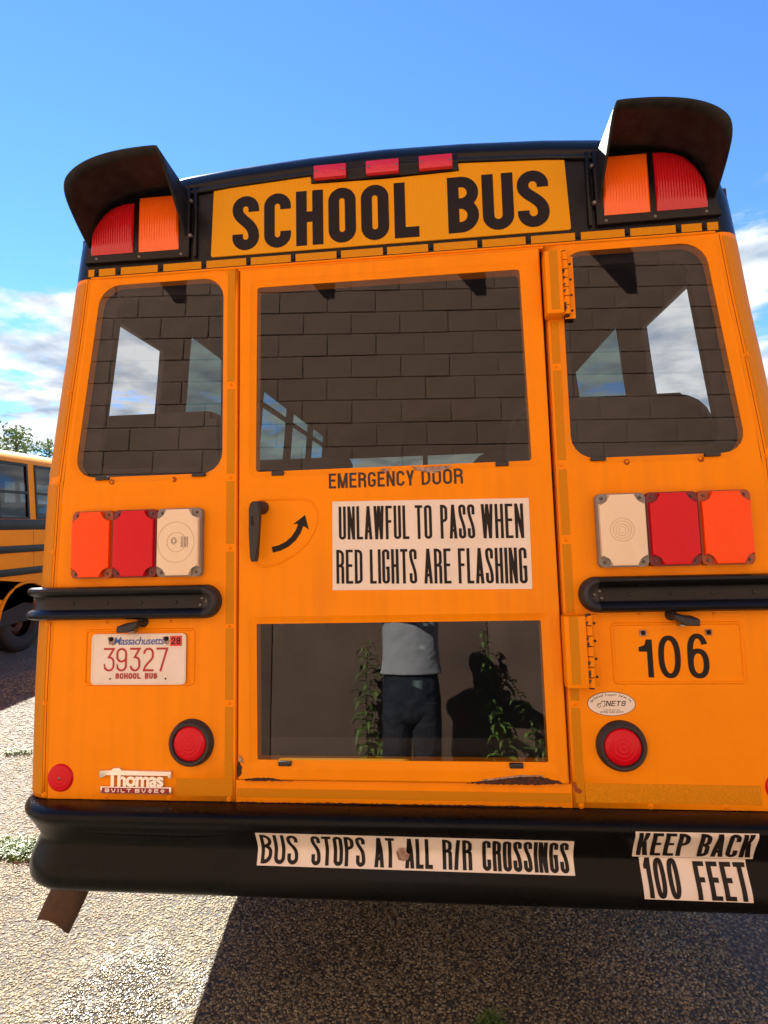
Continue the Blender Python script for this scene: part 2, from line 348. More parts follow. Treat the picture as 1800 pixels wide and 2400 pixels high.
def rrect(x0, x1, z0, z1, r, n=5): return rquad([(x0, z1), (x1, z1), (x1, z0), (x0, z0)], r, n)[0]

def grow(c, d):
    """move quad corners outward by d"""
    cx = sum(p[0] for p in c) / 4; cz = sum(p[1] for p in c) / 4
    return [(p[0] + math.copysign(d, p[0] - cx), p[1] + math.copysign(d, p[1] - cz)) for p in c]

def disc(cx, cz, r, n=32): return [(cx + r * math.cos(2 * math.pi * k / n), cz + r * math.sin(2 * math.pi * k / n)) for k in range(n)]

def tube(name, pts, rad, material, parent=None, frame=RM, n=8, closed=False):
    """round bar along 3-D points"""
    pts = [Vector(p) for p in pts]; m = len(pts); verts = []; faces = []
    for i, p in enumerate(pts):
        if closed: t = pts[(i + 1) % m] - pts[i - 1]
        else: t = pts[min(i + 1, m - 1)] - pts[max(i - 1, 0)]
        t.normalize(); up = Vector((0, 1, 0)) if abs(t.y) < 0.9 else Vector((1, 0, 0))
        a = t.cross(up).normalized(); b = t.cross(a).normalized()
        rr = rad[i] if isinstance(rad, (list, tuple)) else rad
        for k in range(n):
            an = 2 * math.pi * k / n; verts.append(p + a * rr * math.cos(an) + b * rr * math.sin(an))
    for i in range(m if closed else m - 1):
        for k in range(n):
            a0 = i * n + k; a1 = i * n + (k + 1) % n; b0 = ((i + 1) % m) * n + k; b1 = ((i + 1) % m) * n + (k + 1) % n
            faces.append((a0, a1, b1, b0))
    if not closed:
        faces.append(tuple(range(n))[::-1]); faces.append(tuple((m - 1) * n + k for k in range(n)))
    return smooth_angle(mesh_obj(name, verts, faces, material, parent, frame), 50)

def dome(name, cx, cz, prof, material, parent=None, n=28, frame=RM, y=0.0):
    """revolve profile [(radius, y)...] about the axis through (cx, cz); first entry radius 0"""
    verts = []; faces = []; rings = []
    for r, yy in prof:
        if r == 0: rings.append([len(verts)]); verts.append((cx, y + yy, cz))
        else:
            rings.append(list(range(len(verts), len(verts) + n)))
            for k in range(n): verts.append((cx + r * math.cos(2 * math.pi * k / n), y + yy, cz + r * math.sin(2 * math.pi * k / n)))
    for a, b in zip(rings, rings[1:]):
        for k in range(n):
            if len(a) == 1: faces.append((a[0], b[k], b[(k + 1) % n]))
            elif len(b) == 1: faces.append((a[k], b[0], a[(k + 1) % n]))
            else: faces.append((a[k], b[k], b[(k + 1) % n], a[(k + 1) % n]))
    o = mesh_obj(name, verts, faces, material, parent, frame, (cx, y, cz))
    return smooth_angle(o, 40)

# ------------------------------------------------------------------ stroke lettering
def ribbon(pts, closed=False, hw=0.5):
    P = []
    for p in pts:
        if not P or (Vector(p) - P[-1]).length > 1e-3: P.append(Vector(p))
    if closed and (P[0] - P[-1]).length < 1e-3: P.pop()
    n = len(P); L_, R_ = [], []
    for i in range(n):
        a = P[i - 1] if (i > 0 or closed) else None; b = P[(i + 1) % n] if (i < n - 1 or closed) else None
        d1 = (P[i] - a).normalized() if a is not None else None; d2 = (b - P[i]).normalized() if b is not None else None
        if d1 is None: d1 = d2
        if d2 is None: d2 = d1
        n1 = Vector((-d1.y, d1.x)); n2 = Vector((-d2.y, d2.x)); m = (n1 + n2); m = m.normalized() if m.length > 1e-6 else n1
        k = hw / max(0.45, m.dot(n1)); L_.append(P[i] + m * k); R_.append(P[i] - m * k)
    vs = L_ + R_; fs = [(i, n + i, n + (i + 1) % n, (i + 1) % n) for i in range(n if closed else n - 1)]
    return [tuple(v) for v in vs], fs

def arc(cx, cy, r, a0, a1, n=7): return [(cx + r * math.cos(R(a0 + (a1 - a0) * k / n)), cy + r * math.sin(R(a0 + (a1 - a0) * k / n))) for k in range(n + 1)]
def bez(a, b, c, d, n=8):
    o = []
    for k in range(1, n):
        t = k / n; s = 1 - t
        o.append(tuple(s**3 * a[i] + 3 * s * s * t * b[i] + 3 * s * t * t * c[i] + t**3 * d[i] for i in (0, 1)))
    return o

def glyph(ch, w, h):
    """strokes of pen width 1 in a w x h cell"""
    l, r, b, t = 0.5, w - 0.5, 0.5, h - 0.5; q = (w - 1) / 2; c = w / 2
    q = min(q, (h - 1) / 2)
    out = []
    def s(p, closed=False): out.append(ribbon(p, closed))
    def poly(p): out.append(([tuple(x) for x in p], [tuple(range(len(p)))]))
    def leg(xb, xt, y0=0, y1=None): y1 = h if y1 is None else y1; poly([(xb - .52, y0), (xb + .52, y0), (xt + .52, y1), (xt - .52, y1)])
    def oval(cx_, cy_, rx, ry, a0, a1, n=16, e=.86):
        o = []
        for k in range(n + 1):
            a = R(a0 + (a1 - a0) * k / n); ca, sa = math.cos(a), math.sin(a)
            o.append((cx_ + rx * math.copysign(abs(ca) ** e, ca), cy_ + ry * math.copysign(abs(sa) ** e, sa)))
        return o
    if ch == '0': s(oval(c, h / 2, q, h / 2 - .5, 0, 360, 36)[:-1], True)
    elif ch == '6':
        m = .61 * h; s(oval(c, (b + m) / 2, q, (m - b) / 2, 0, 360, 30)[:-1], True)
        s(oval(c, h * .55, q, t - h * .55, 28, 180, 14) + [(l, h * .3)])
    elif ch in 'O0': s(arc(c, t - q, q, 0, 180, 12) + arc(c, b + q, q, 180, 360, 12), True)
    elif ch in 'CG':
        s([(r, .70 * h)] + arc(c, t - q, q, 0, 180, 12) + arc(c, b + q, q, 180, 360, 12) + ([(r, .30 * h)] if ch == 'C' else [(r, .48 * h)]))
        if ch == 'G': s([(c, .48 * h - .3), (r + .5, .48 * h - .3)])
    elif ch == 'S':
        q2 = q
        p0 = (l, t - q2 - .02 * h); p1 = (r, b + q2 + .02 * h)
        s([(r, .70 * h)] + arc(c, t - q2, q2, 0, 180, 12) + [p0] + bez(p0, (l, .56 * h), (r, .50 * h), p1, 9) + [p1] + arc(c, b + q2, q2, 0, -180, 12) + [(l, .30 * h)])
    elif ch == 'U': s([(l, h)] + arc(c, b + q, q, 180, 360, 12) + [(r, h)])
    elif ch in 'JI1' and ch == 'I': s([(c, 0), (c, h)])
    elif ch == '1': s([(r, 0), (r, h)]); poly([(0, h * .80), (0, h * .80 - .85), (r - .4, h * .80 - .85), (r - .4, h), (r - .55, h), (r - .9, h * .85)])
    elif ch == 'H': s([(l, 0), (l, h)]); s([(r, 0), (r, h)]); s([(l, .52 * h), (r, .52 * h)])
    elif ch == 'L': s([(l, h), (l, b), (w, b)])
    elif ch == 'T': s([(0, t), (w, t)]); s([(c, 0), (c, t)])
    elif ch in 'EF':
        s([(l, 0), (l, h)]); s([(l, t), (w, t)]); s([(l, .53 * h), (w - .25, .53 * h)])
        if ch == 'E': s([(l, b), (w, b)])
    elif ch == 'N': s([(l, 0), (l, h)]); s([(r, 0), (r, h)]); leg(r, l)
    elif ch == 'M': s([(l, 0), (l, h)]); s([(r, 0), (r, h)]); leg(c, l + .1); leg(c, r - .1)
    elif ch == 'W': leg(.27 * w, l); leg(.27 * w, c); leg(.73 * w, c); leg(.73 * w, r)
    elif ch == 'A':
        leg(l, c); leg(r, c); y = .24 * h; x = l + (c - l) * .24; s([(x, y), (w - x, y)])
    elif ch == 'Y': s([(c, 0), (c, .45 * h)]); leg(c, l, .40 * h); leg(c, r, .40 * h)
    elif ch == 'K':
        s([(l, 0), (l, h)]); poly([(.9, .30 * h), (.9, .50 * h), (w - 1.15, h), (w, h)]); poly([(w * .40, .50 * h), (w * .40 + .85, .64 * h), (w, 0), (w - 1.15, 0)])
    elif ch in 'BPRD':
        s([(l, 0), (l, h)]); m = .52 * h
        if ch == 'D': qq = min(q * 1.4, (h - 1) / 2, w - 1.3); s([(l, t), (r - qq, t)] + arc(r - qq, t - qq, qq, 90, 0) + arc(r - qq, b + qq, qq, 0, -90) + [(l, b)])
        else:
            q1 = min((t - m) / 2, w - 1.3)
            s([(l, t), (r - q1, t)] + arc(r - q1, t - q1, q1, 90, 0) + arc(r - q1, m + q1, q1, 0, -90) + [(l, m)])
            if ch == 'B': q2 = min((m - b) / 2, w - 1.3); s([(l, m), (r - q2, m)] + arc(r - q2, m - q2, q2, 90, 0) + arc(r - q2, b + q2, q2, 0, -90) + [(l, b)])
            if ch == 'R': q2 = min(q * .9, 1.2); s([(r - q2 - .2, m)] + arc(r - q2, m - q2, q2, 90, 0) + [(r, 0)])
    elif ch == '/': leg(l, r)
    elif ch == '-': s([(0, h * .45), (w, h * .45)])
    elif ch == '6':
        q2 = min(q, .29 * h); s(arc(c, b + q, q, 180, 360, 12) + arc(c, .60 * h - q, q, 0, 180, 12), True)
        s([(r, .76 * h)] + arc(c, t - q, q, 0, 180, 12) + [(l, b + q)])
    elif ch == '9':
        s(arc(c, t - q, q, 0, 180, 12) + arc(c, .42 * h + q, q, 180, 360, 12), True)
        s([(l, .24 * h)] + arc(c, b + q, q, 180, 360, 12) + [(r, t - q)])
    elif ch == '3':
        s([(0, t), (r, t), (c - .2, .60 * h)] + arc(c, .60 * h - q, q, 90, 0)[1:] + arc(c, b + q, q, 0, -180, 12) + [(l, .24 * h)])
    elif ch == '2': s([(l, .74 * h)] + arc(c, t - q, q, 180, 0, 12) + [(r, .64 * h)] + bez((r, .64 * h), (r, .45 * h), (l, .30 * h), (l, b), 8) + [(l, b), (w, b)])
    elif ch == '7': s([(0, t), (r, t), (w * .35, 0)])
    elif ch == '8': s(arc(c, t - q, q, -90, 270, 16)[:-1], True); s(arc(c, b + q, q, -90, 270, 16)[:-1], True)
    return out

WID = {'I': .34, '1': .62, 'W': 1.42, 'M': 1.28, ' ': .62, '/': .70, '-': .5, 'E': .92, 'F': .90, 'L': .88, 'T': .98, 'N': 1.04, 'A': 1.06}
def stroke_text(s, W, H, tx, ty=None, gap=.26, wid=None):
    """pieces ([verts2d],[faces]) filling W x H"""
    ty = ty or tx; wd = dict(WID); wd.update(wid or {})
    tot = sum(wd.get(ch, 1) for ch in s) + gap * (len(s) - 1); u = W / tot; x = 0; out = []
    for ch in s:
        w = wd.get(ch, 1) * u
        if ch == 'I': w = max(w, tx)
        if ch != ' ':
            for vs, fs in glyph(ch, w / tx, H / ty): out.append(([(x + a * tx, c * ty) for a, c in vs], fs))
        x += (wd.get(ch, 1) + gap) * u
    return out

def lettering(name, lines, mapf, material, parent, frame=RM, step=0.00008):
    """lines: list of (pieces, ox, oz); mapf(u, v) -> (x, y, z)"""
    verts = []; faces = []; k = 0
    for pieces, ox, oz in lines:
        for vs, fs in pieces:
            base = len(verts)
            for a, c in vs:
                x, y, z = mapf(ox + a, oz + c); verts.append((x, y - step * (k % 7), z))
            faces += [tuple(base + i for i in f) for f in fs]; k += 1
    return mesh_obj(name, verts, faces, material, parent, frame)

def flat(y): return lambda u, v: (u, y, v)

def font_mesh(s, W, H, shear=0.0, bold=0.0, extrude=0.0, space=1.0):
    cu = bpy.data.curves.new('text', 'FONT'); cu.body = s; cu.size = 1; cu.shear = shear; cu.offset = bold; cu.extrude = extrude; cu.space_character = space; cu.resolution_u = 3
    o = bpy.data.objects.new('text', cu); COL.objects.link(o)
    bpy.context.view_layer.update()
    me = bpy.data.meshes.new_from_object(o.evaluated_get(bpy.context.evaluated_depsgraph_get()))
    v = np.array([tuple(p.co) for p in me.vertices]); f = [tuple(p.vertices) for p in me.polygons]
    bpy.data.objects.remove(o); bpy.data.curves.remove(cu); bpy.data.meshes.remove(me)
    mn, mx_ = v.min(0), v.max(0)
    v[:, 0] = (v[:, 0] - mn[0]) / (mx_[0] - mn[0]) * W; v[:, 1] = (v[:, 1] - mn[1]) / (mx_[1] - mn[1]) * H
    return v, f

def font_text(name, s, x, z, W, H, y, material, parent, depth=0.0, shear=0.0, bold=0.0, space=1.0, frame=RM):
    v, f = font_mesh(s, W, H, shear, bold, 0.5 if depth else 0, space)
    if depth:
        zz = v[:, 2]; vv = [(x + a, y - depth * (c + 0.5), z + b) for a, b, c in v]
    else: vv = [(x + a, y, z + b) for a, b, c in v]
    return mesh_obj(name, vv, f, material, parent, frame)

# ------------------------------------------------------------------ the school bus (rear view)
XC = [(0.40, 1.07), (0.83, 1.076), (1.2, 1.080), (1.8, 1.062), (2.1, 1.030), (2.275, 1.008), (2.485, 0.988), (2.60, 0.975)]
def xc(z):
    for (a, p), (b, q) in zip(XC, XC[1:]):
        if z <= b: return p + (q - p) * max(0, (z - a)) / (b - a)
    return XC[-1][1]
TOP = [(0.975, 2.60), (0.958, 2.655), (0.925, 2.695), (0.87, 2.728), (0.78, 2.752), (0.66, 2.770), (0.50, 2.785), (0.25, 2.799), (0.0, 2.805)]

bus = tag(empty('school_bus', (0, 0, 0)), 'orange yellow school bus seen square from behind, numbered 106, filling most of the picture', 'school bus')

def ring_bm(bm, levels, nside=4, sidef=None):
    """levels: list of (corners4, radius, y); consecutive levels are bridged. sidef(i,t) overrides level 0 sides"""
    rings = []
    for li, (c, r, y) in enumerate(levels):
        pts, idx = rquad(c, r)
        ring = []
        for k, p in enumerate(pts):
            ring.append(p)
            nxt = (k + 1) % len(pts)
            if idx[nxt] != idx[k]:
                for j in range(1, nside):
                    t = j / nside; q = pts[nxt]
                    if li == 0 and sidef and sidef(idx[k], t): ring.append(sidef(idx[k], t))
                    else: ring.append((p[0] + (q[0] - p[0]) * t, p[1] + (q[1] - p[1]) * t))
        rings.append([bm.verts.new((a, y, b)) for a, b in ring])
    for A, B in zip(rings, rings[1:]):
        n = len(A)
        for k in range(n):
            try: bm.faces.new((A[k], A[(k + 1) % n], B[(k + 1) % n], B[k]))
            except ValueError: pass
    bmesh.ops.remove_doubles(bm, verts=bm.verts, dist=1e-6)
    return rings

def quarter_panel(sg):
    """left (sg=-1) or right (sg=+1) rear quarter with its window opening"""
    bm = bmesh.new(); zin = 1.79; xi = 0.4835
    hole = [(0.960, 2.464), (0.537, 2.464), (0.537, 1.8165), (1.032, 1.817)]
    outer = [(xc(2.485), 2.485), (xi, 2.485), (xi, zin - .02), (xc(zin - .02), zin - .02)]
    def sidef(i, t):
        if i == 3: z = (zin - .02) + (2.485 - zin + .02) * t; return (xc(z) * 1, z)
        return None
    S_ = lambda c: [(sg * a, b) for a, b in c]
    ring_bm(bm, [(S_(outer), 0, 0), (S_(grow(hole, .020)), .082, 0), (S_(grow(hole, .006)), .072, 0.007), (S_(hole), .068, 0.010), (S_(hole), .068, 0.04)],
            nside=6, sidef=lambda i, t: (None if sidef(i, t) is None else (sg * sidef(i, t)[0], sidef(i, t)[1])))
    # lower part
    zs = [zin - .02, 1.5, 1.2, 1.0, 0.83]; col = []
    for z in zs: col.append((bm.verts.new((sg * xi, 0, z)), bm.verts.new((sg * xc(z), 0, z))))
    for a, b in zip(col, col[1:]): bm.faces.new((a[0], a[1], b[1], b[0]))
    # return flange into the door gap
    f0 = [bm.verts.new((sg * xi, y, z)) for z in (2.485, 0.83) for y in (0, 0.03)]
    bm.faces.new((f0[0], f0[1], f0[3], f0[2]))
    bmesh.ops.remove_doubles(bm, verts=bm.verts, dist=1e-6)
    for f in bm.faces:
        f.normal_update()
    o = bm_obj('quarter_panel', bm, M['yellow'], bus, recalc=False)
    return smooth_angle(o, 25)
for sg in (-1, 1):
    quarter_panel(sg)
    hole = [(0.960, 2.464), (0.537, 2.464), (0.537, 1.8165), (1.032, 1.817)]
    pts = rquad([(sg * a, b) for a, b in grow(hole, -.004)], .066)[0]
    g = prism('rear_window', pts, 0.012, 0.016, M['rubber'], bus)      # thin gasket edge, pane in front
    # gasket ring
    bm = bmesh.new(); c = [(sg * a, b) for a, b in hole]
    ring_bm(bm, [(c, .068, .0105), ([(sg * a, b) for a, b in grow(hole, -.010)], .062, .0075), ([(sg * a, b) for a, b in grow(hole, -.012)], .061, .016)])
    me = bpy.data.meshes.new('rear_window'); bmesh.ops.recalc_face_normals(bm, faces=bm.faces); bm.to_mesh(me); bm.free(); me.materials.append(M['rubber'])
    old = g.data; g.data = me; bpy.data.meshes.remove(old)
    pp = rquad([(sg * a, b) for a, b in grow(hole, -.006)], .064)[0]
    mesh_obj('pane', [(a, .0115, b) for a, b in pp], [tuple(range(len(pp)))] if sg > 0 else [tuple(range(len(pp)))[::-1]], M['rear_glass'], g)
    for cx_ in (0.93, 0.61):
        box('clip', sg * cx_ - .022, sg * cx_ + .022, -.004, .006, 1.806, 1.8165, M['rubber'], g, bev=.002)

# corner posts, roof and sides as one skin -------------------------------
def body_shell():
    half = [(xc(z), z) for z in (0.83, 0.95, 1.2, 1.5, 1.8, 1.95, 2.05, 2.1, 2.2, 2.34, 2.45, 2.485, 2.52, 2.55)] + TOP
    prof = [(-a, b) for a, b in half] + [(a, b) for a, b in half[-2::-1]]
    n = len(prof)
    nor = []
    for i in range(n):
        a = Vector(prof[max(i - 1, 0)]); b = Vector(prof[min(i + 1, n - 1)]); d = (b - a).normalized(); nor.append(Vector((-d.y, d.x)))
    for i in range(n):
        if i in (0, 1, n - 1, n - 2): nor[i].y = 0; nor[i].normalize()
    r = 0.10; NR = 6; rings = []
    for k in range(NR + 1):
        a = R(90 * k / NR)
        rings.append([Vector(RM @ Vector((p[0] + nn.x * r * math.sin(a), r * (1 - math.cos(a)), p[1] + nn.y * r * math.sin(a)))) for p, nn in zip(prof, nor)])
    base = rings[-1]
    def ring_at(y): return [Vector((v.x, max(y, v.y + .002), v.z)) for v in base]
    ysL = [0.27, 0.33, 0.79, 1.02, 2.02, 2.18, 2.88, 2.99, 3.63, 3.73, 4.35, 4.7, 5.2]
    ysR = [0.27, 0.39, 0.967, 1.25, 2.20, 2.34, 3.00, 3.12, 3.75, 3.87, 4.42, 4.7, 5.2]
    WL = {1: (2.05, 2.545), 3: (2.05, 2.68), 5: (2.05, 2.68), 7: (2.05, 2.68), 9: (2.05, 2.68)}
    WR = {1: (2.05, 2.58), 3: (2.05, 2.68), 5: (2.05, 2.68), 7: (2.05, 2.68), 9: (2.05, 2.68)}
    verts = []; faces = []; fm = []
    def add_ring(rg): s = len(verts); verts.extend(rg); return s
    ids = [add_ring(x) for x in rings]
    for k in range(len(ys_all := ysL)):
        rg = ring_at(0)
        rg = []
        for i, v in enumerate(base):
            y = ysL[k] if v.x < 0 else ysR[k]
            if abs(v.x) < 0.9:
                t = (v.x + 0.9) / 1.8; y = ysL[k] * (1 - t) + ysR[k] * t
            rg.append(Vector((v.x, max(y, v.y + .002), v.z)))
        ids.append(add_ring(rg))
    for k in range(len(ids) - 1):
        col = k - NR - 1   # column index starting at ys[0]
        for i in range(n - 1):
            if col >= 0:
                zmid = (base[i].z + base[i + 1].z) / 2; side = base[i].x < 0
                W_ = (WL if side else WR).get(col)
                if W_ and abs(base[i].x) > 0.95 and W_[0] + .0 < zmid < W_[1]: continue
            faces.append((ids[k] + i, ids[k] + i + 1, ids[k + 1] + i + 1, ids[k + 1] + i))
            fm.append(1 if i >= 11 and i < n - 12 else 0)
    o = mesh_obj('body', verts, faces, [M['yellow'], M['black'], M['inside']], bus, WI)
    for p, m_ in zip(o.data.polygons, fm): p.material_index = m_ if p.center.y < 0.9 else 0
    smooth_angle(o, 40)
    md = o.modifiers.new('thick', 'SOLIDIFY'); md.thickness = 0.035; md.offset = -1; md.material_offset = 2; md.material_offset_rim = 2
    # side glass
    def xat(z): 
        best = min(range(n), key=lambda i: abs(base[i].z - z) + (10 if base[i].x < 0 else 0)); return base[best].x
    for sg, ys, W_ in ((-1, ysL, WL), (1, ysR, WR)):
        for c, (z0, z1) in W_.items():
            y0, y1 = ys[c], ys[c + 1]; z0 = 2.0; z1 += .06
            x0 = sg * (abs(xat(z0)) - .018); x1 = sg * (abs(xat(z1)) - .018)
            w = mesh_obj('side_window', [(x0, y0, z0), (x0, y1, z0), (x1, y1, z1), (x1, y0, z1)], [(0, 1, 2, 3) if sg > 0 else (3, 2, 1, 0)], M['side_clear'] if c == 1 else M['side_green'], bus, WI)
            if c >= 5:
                t = lambda z: x0 + (x1 - x0) * (z - z0) / (z1 - z0)
                box('sash_bar', min(t(2.60), t(2.60) + .03), max(t(2.60), t(2.60)) + .03, y0, y1, 2.585, 2.610, M['inside'], w, WI)
    return base
base_ring = body_shell()

# rear black cap ----------------------------------------------------------
def cap_panel():
    bm = bmesh.new(); zb = 2.485
    pts = [(-xc(zb), zb), (-xc(2.54), 2.54)] + [(-a, b) for a, b in TOP] + [(a, b) for a, b in TOP[-2::-1]] + [(xc(2.54), 2.54), (xc(zb), zb)]
    vs = [bm.verts.new((a, 0, b)) for a, b in pts]
    # fan strip to bottom edge
    low = [bm.verts.new((a, 0, zb)) for a, b in pts[1:-1]]
    lo = [vs[0]] + low + [vs[-1]]
    for i in range(len(vs) - 1):
        f = [lo[i], lo[i + 1], vs[i + 1], vs[i]]
        f2 = []
        for v in f:
            if v not in f2: f2.append(v)
        if len(f2) >= 3: bm.faces.new(f2)
    o = bm_obj('rear_cap', bm, M['black'], bus)
    return o
cap = cap_panel()
# rolled lip below the roof edge
tube('roof_lip', [(-a, -.004, b - .014) for a, b in TOP] + [(a, -.004, b - .014) for a, b in TOP[-2::-1]], .008, M['black'], cap)
tube('belt_bead', [(-xc(2.486), -.001, 2.486), (0, -.001, 2.486), (xc(2.486), -.001, 2.486)], .004, M['yellow'], bus)
for sg in (-1, 1):
    box('seam_bar', min(sg * .622, sg * .634), max(sg * .622, sg * .634), -.012, .002, 2.532, 2.775, M['black'], cap, bev=.003)

# reflective strip under the sign, with rivets
segs = [(-1.024, -.979), (-.962, -.905), (-.885, -.758), (-.738, -.609), (-.591, -.458), (-.442, -.310), (-.294, -.161), (-.146, -.012),
        (.002, .131), (.149, .284), (.300, .432), (.449, .581), (.599, .728), (.745, .877), (.894, .952), (.968, 1.015)]
for i, (a, b) in enumerate(segs):
    if a < -1: a = -.999
    if b > 1: b = .999
    box('reflective_tape', a, b, -.0016, .001, 2.493, 2.5175, M['strip_tape'], cap, center=False)
rivet0 = dome('rivet', 0, 0, [(0, -.005), (.0035, -.004), (.006, 0), (.006, .002)], M['black'], cap, 12)
for i, ((a, b), (c, d)) in enumerate(zip(segs, segs[1:])):
    x = (b + c) / 2
    if i == 0: rivet0.matrix_basis = RM @ Matrix.Translation((x, 0, 2.503)); PW[rivet0.name] = rivet0.matrix_basis.copy()
    else: share('rivet', rivet0, cap, (x, 0, 2.503))

# sign board
def notched(): return [(-.567, 2.768), (-.561, 2.775), (-.249, 2.785), (-.243, 2.780), (-.238, 2.756), (-.232, 2.751), (0, 2.747), (.222, 2.751), (.228, 2.756), (.232, 2.780), (.238, 2.786), (.556, 2.776), (.561, 2.771), (.570, 2.533), (.565, 2.528), (-.570, 2.528), (-.575, 2.533)]
sign = prism('sign_panel', notched(), -.004, .001, M['sign_tape'], bus)
BH = .187
wdS = {'L': .88}
lettering('lettering', [(stroke_text('SCHOOL', .609, BH, .0355, .0355, .19), -.503, 2.5385 + 0.004), (stroke_text('BUS', .312, BH, .0355, .0355, .12), .197, 2.5385 + .006)], flat(-.0046), M['ink'], sign)
mk_base = prism('light_bar', [(-.236, 2.806), (-.240, 2.752), (.236, 2.752), (.232, 2.806), (0, 2.812)], -.010, .001, M['black'], bus, bev=.003)
def marker(x):
    o = box('marker_light', x - .053, x + .053, -.026, -.009, 2.7555, 2.7995, M['marker_red'], bus, bev=.004, center=True)
    for d in (-.044, .044):
        dome('screw', x + d, 2.778, [(0, -.003), (.003, -.002), (.0042, 0)], M['steel'], o, 10, y=-.0262)
    return o
for x in (-.175, -.006, .163): marker(x)

# warning lights with their visors ----------------------------------------
def ribbed(name, x0, x1, z0, topf, material, parent, nr, y=-.022):
    nx = nr * 6 + 1; nz = 10; verts = []; faces = []
    for i in range(nx):
        x = x0 + (x1 - x0) * i / (nx - 1); zt = topf(x); d = .0014 * abs(math.cos(math.pi * i / 6))
        for j in range(nz):
            t = j / (nz - 1); e = math.sin(math.pi * min(1, max(0, t))) ** .25 if 0 < t < 1 else 0
            ex = min(1, (min(i, nx - 1 - i) / 4))
            verts.append((x, y - .0004 - (.009 + d) * e * ex ** .5, z0 + (zt - z0) * t))
    for i in range(nx - 1):
        for j in range(nz - 1): a = i * nz + j; faces.append((a, a + nz, a + nz + 1, a + 1))
    o = mesh_obj(name, verts, faces, material, parent, RM, ((x0 + x1) / 2, 0, z0 + .09)); return smooth_angle(o, 60)

for sg in (-1, 1):
    out = [(.642, 2.772), (.80, 2.766), (.90, 2.738), (.955, 2.695), (.985, 2.64), (1.006, 2.533), (.645, 2.530)]
    wl = prism('warning_light', [(sg * a, b) for a, b in out], -.016, .001, M['black'], bus, bev=.004)
    amber = lambda x: 2.745
    def red(x):
        u = (abs(x) - .815) / .153; return 2.557 + (.182) * math.sqrt(max(0.0, 1 - (max(0, u)) ** 2.6)) ** .85 + .006
    a0, a1 = (.667, .802) if sg > 0 else (-.816, -.679)
    ribbed('amber_lens', a0, a1, 2.556, amber, M['rib_amber'], wl, 16, -.017)
    r0, r1 = (.820, .966) if sg > 0 else (-.980, -.835)
    if sg < 0:
        redf = lambda x: 2.557 + .168 * math.sqrt(max(0.0, 1 - max(0, (-x - .835) / .147) ** 2.6)) ** .85 + .004
    else: redf = red
    ribbed('red_lens', r0, r1, 2.557, redf, M['rib_red'], wl, 18, -.017)
    for xx, zz in ((.672, 2.540), (.815, 2.542), (.962, 2.545)):
        dome('screw', sg * xx, zz, [(0, -.0035), (.0035, -.0025), (.005, 0)], M['steel'], wl, 10, y=-.0162)
    # visor: curved sheet
    cur = [(.656, 2.590, .004), (.656, 2.64, .065), (.657, 2.70, .135), (.657, 2.750, .196), (.660, 2.762, .204), (.668, 2.768, .205), (.72, 2.768, .205), (.77, 2.765, .205), (.82, 2.759, .204), (.865, 2.749, .203), (.905, 2.734, .201), (.935, 2.714, .199), (.955, 2.690, .194), (.967, 2.660, .172), (.977, 2.630, .118), (.986, 2.60, .050), (.990, 2.585, .012)]
    fine = []
    for a in range(len(cur) - 1):
        q = [Vector(cur[max(a - 1, 0)]), Vector(cur[a]), Vector(cur[a + 1]), Vector(cur[min(a + 2, len(cur) - 1)])]
        for k in range(3):
            t = k / 3; fine.append(tuple(0.5 * ((2 * q[1]) + (-q[0] + q[2]) * t + (2 * q[0] - 5 * q[1] + 4 * q[2] - q[3]) * t * t + (-q[0] + 3 * q[1] - 3 * q[2] + q[3]) * t ** 3)))
    cur = fine + [cur[-1]]
    verts = []; faces = []; nd = 5
    for x, z, d in cur:
        for k in range(nd + 1): verts.append((sg * x, -.001 - d * k / nd, z))
    for i in range(len(cur) - 1):
        for k in range(nd): a = i * (nd + 1) + k; faces.append((a, a + 1, a + nd + 2, a + nd + 1))
    hood = mesh_obj('visor', verts, faces, M['hood'], wl); smooth_angle(hood, 50)
    md = hood.modifiers.new('t', 'SOLIDIFY'); md.thickness = .005; md.offset = 0
    for zz in (2.72, 2.60):
        dome('bolt', sg * .640, zz, [(0, -.006), (.005, -.005), (.007, 0), (.007, .003)], M['steel'], wl, 10, y=-.0165)

# header, sill and gap backing
box('door_header', -.4835, .4835, .0, .02, 2.476, 2.4855, M['yellow'], bus)
sill = prism('door_sill', [(-.4835, .892), (.4835, .893), (.4835, .829), (-.4835, .829)], -.001, .03, M['yellow'], bus, bev=.001)
box('door_jamb', -.50, .50, .031, .036, .82, 2.50, M['under'], bus)   # replaced below by a ring
jam = bpy.data.objects['door_jamb']
bm = bmesh.new()
ring_bm(bm, [([(-.4995, 2.50), (.4995, 2.50), (.4995, .82), (-.4995, .82)], 0, .032), ([(-.45, 2.44), (.45, 2.44), (.45, .93), (-.45, .93)], 0, .032)])
me = bpy.data.meshes.new('door_jamb'); bm.to_mesh(me); bm.free(); me.materials.append(M['under']); jam.data = me

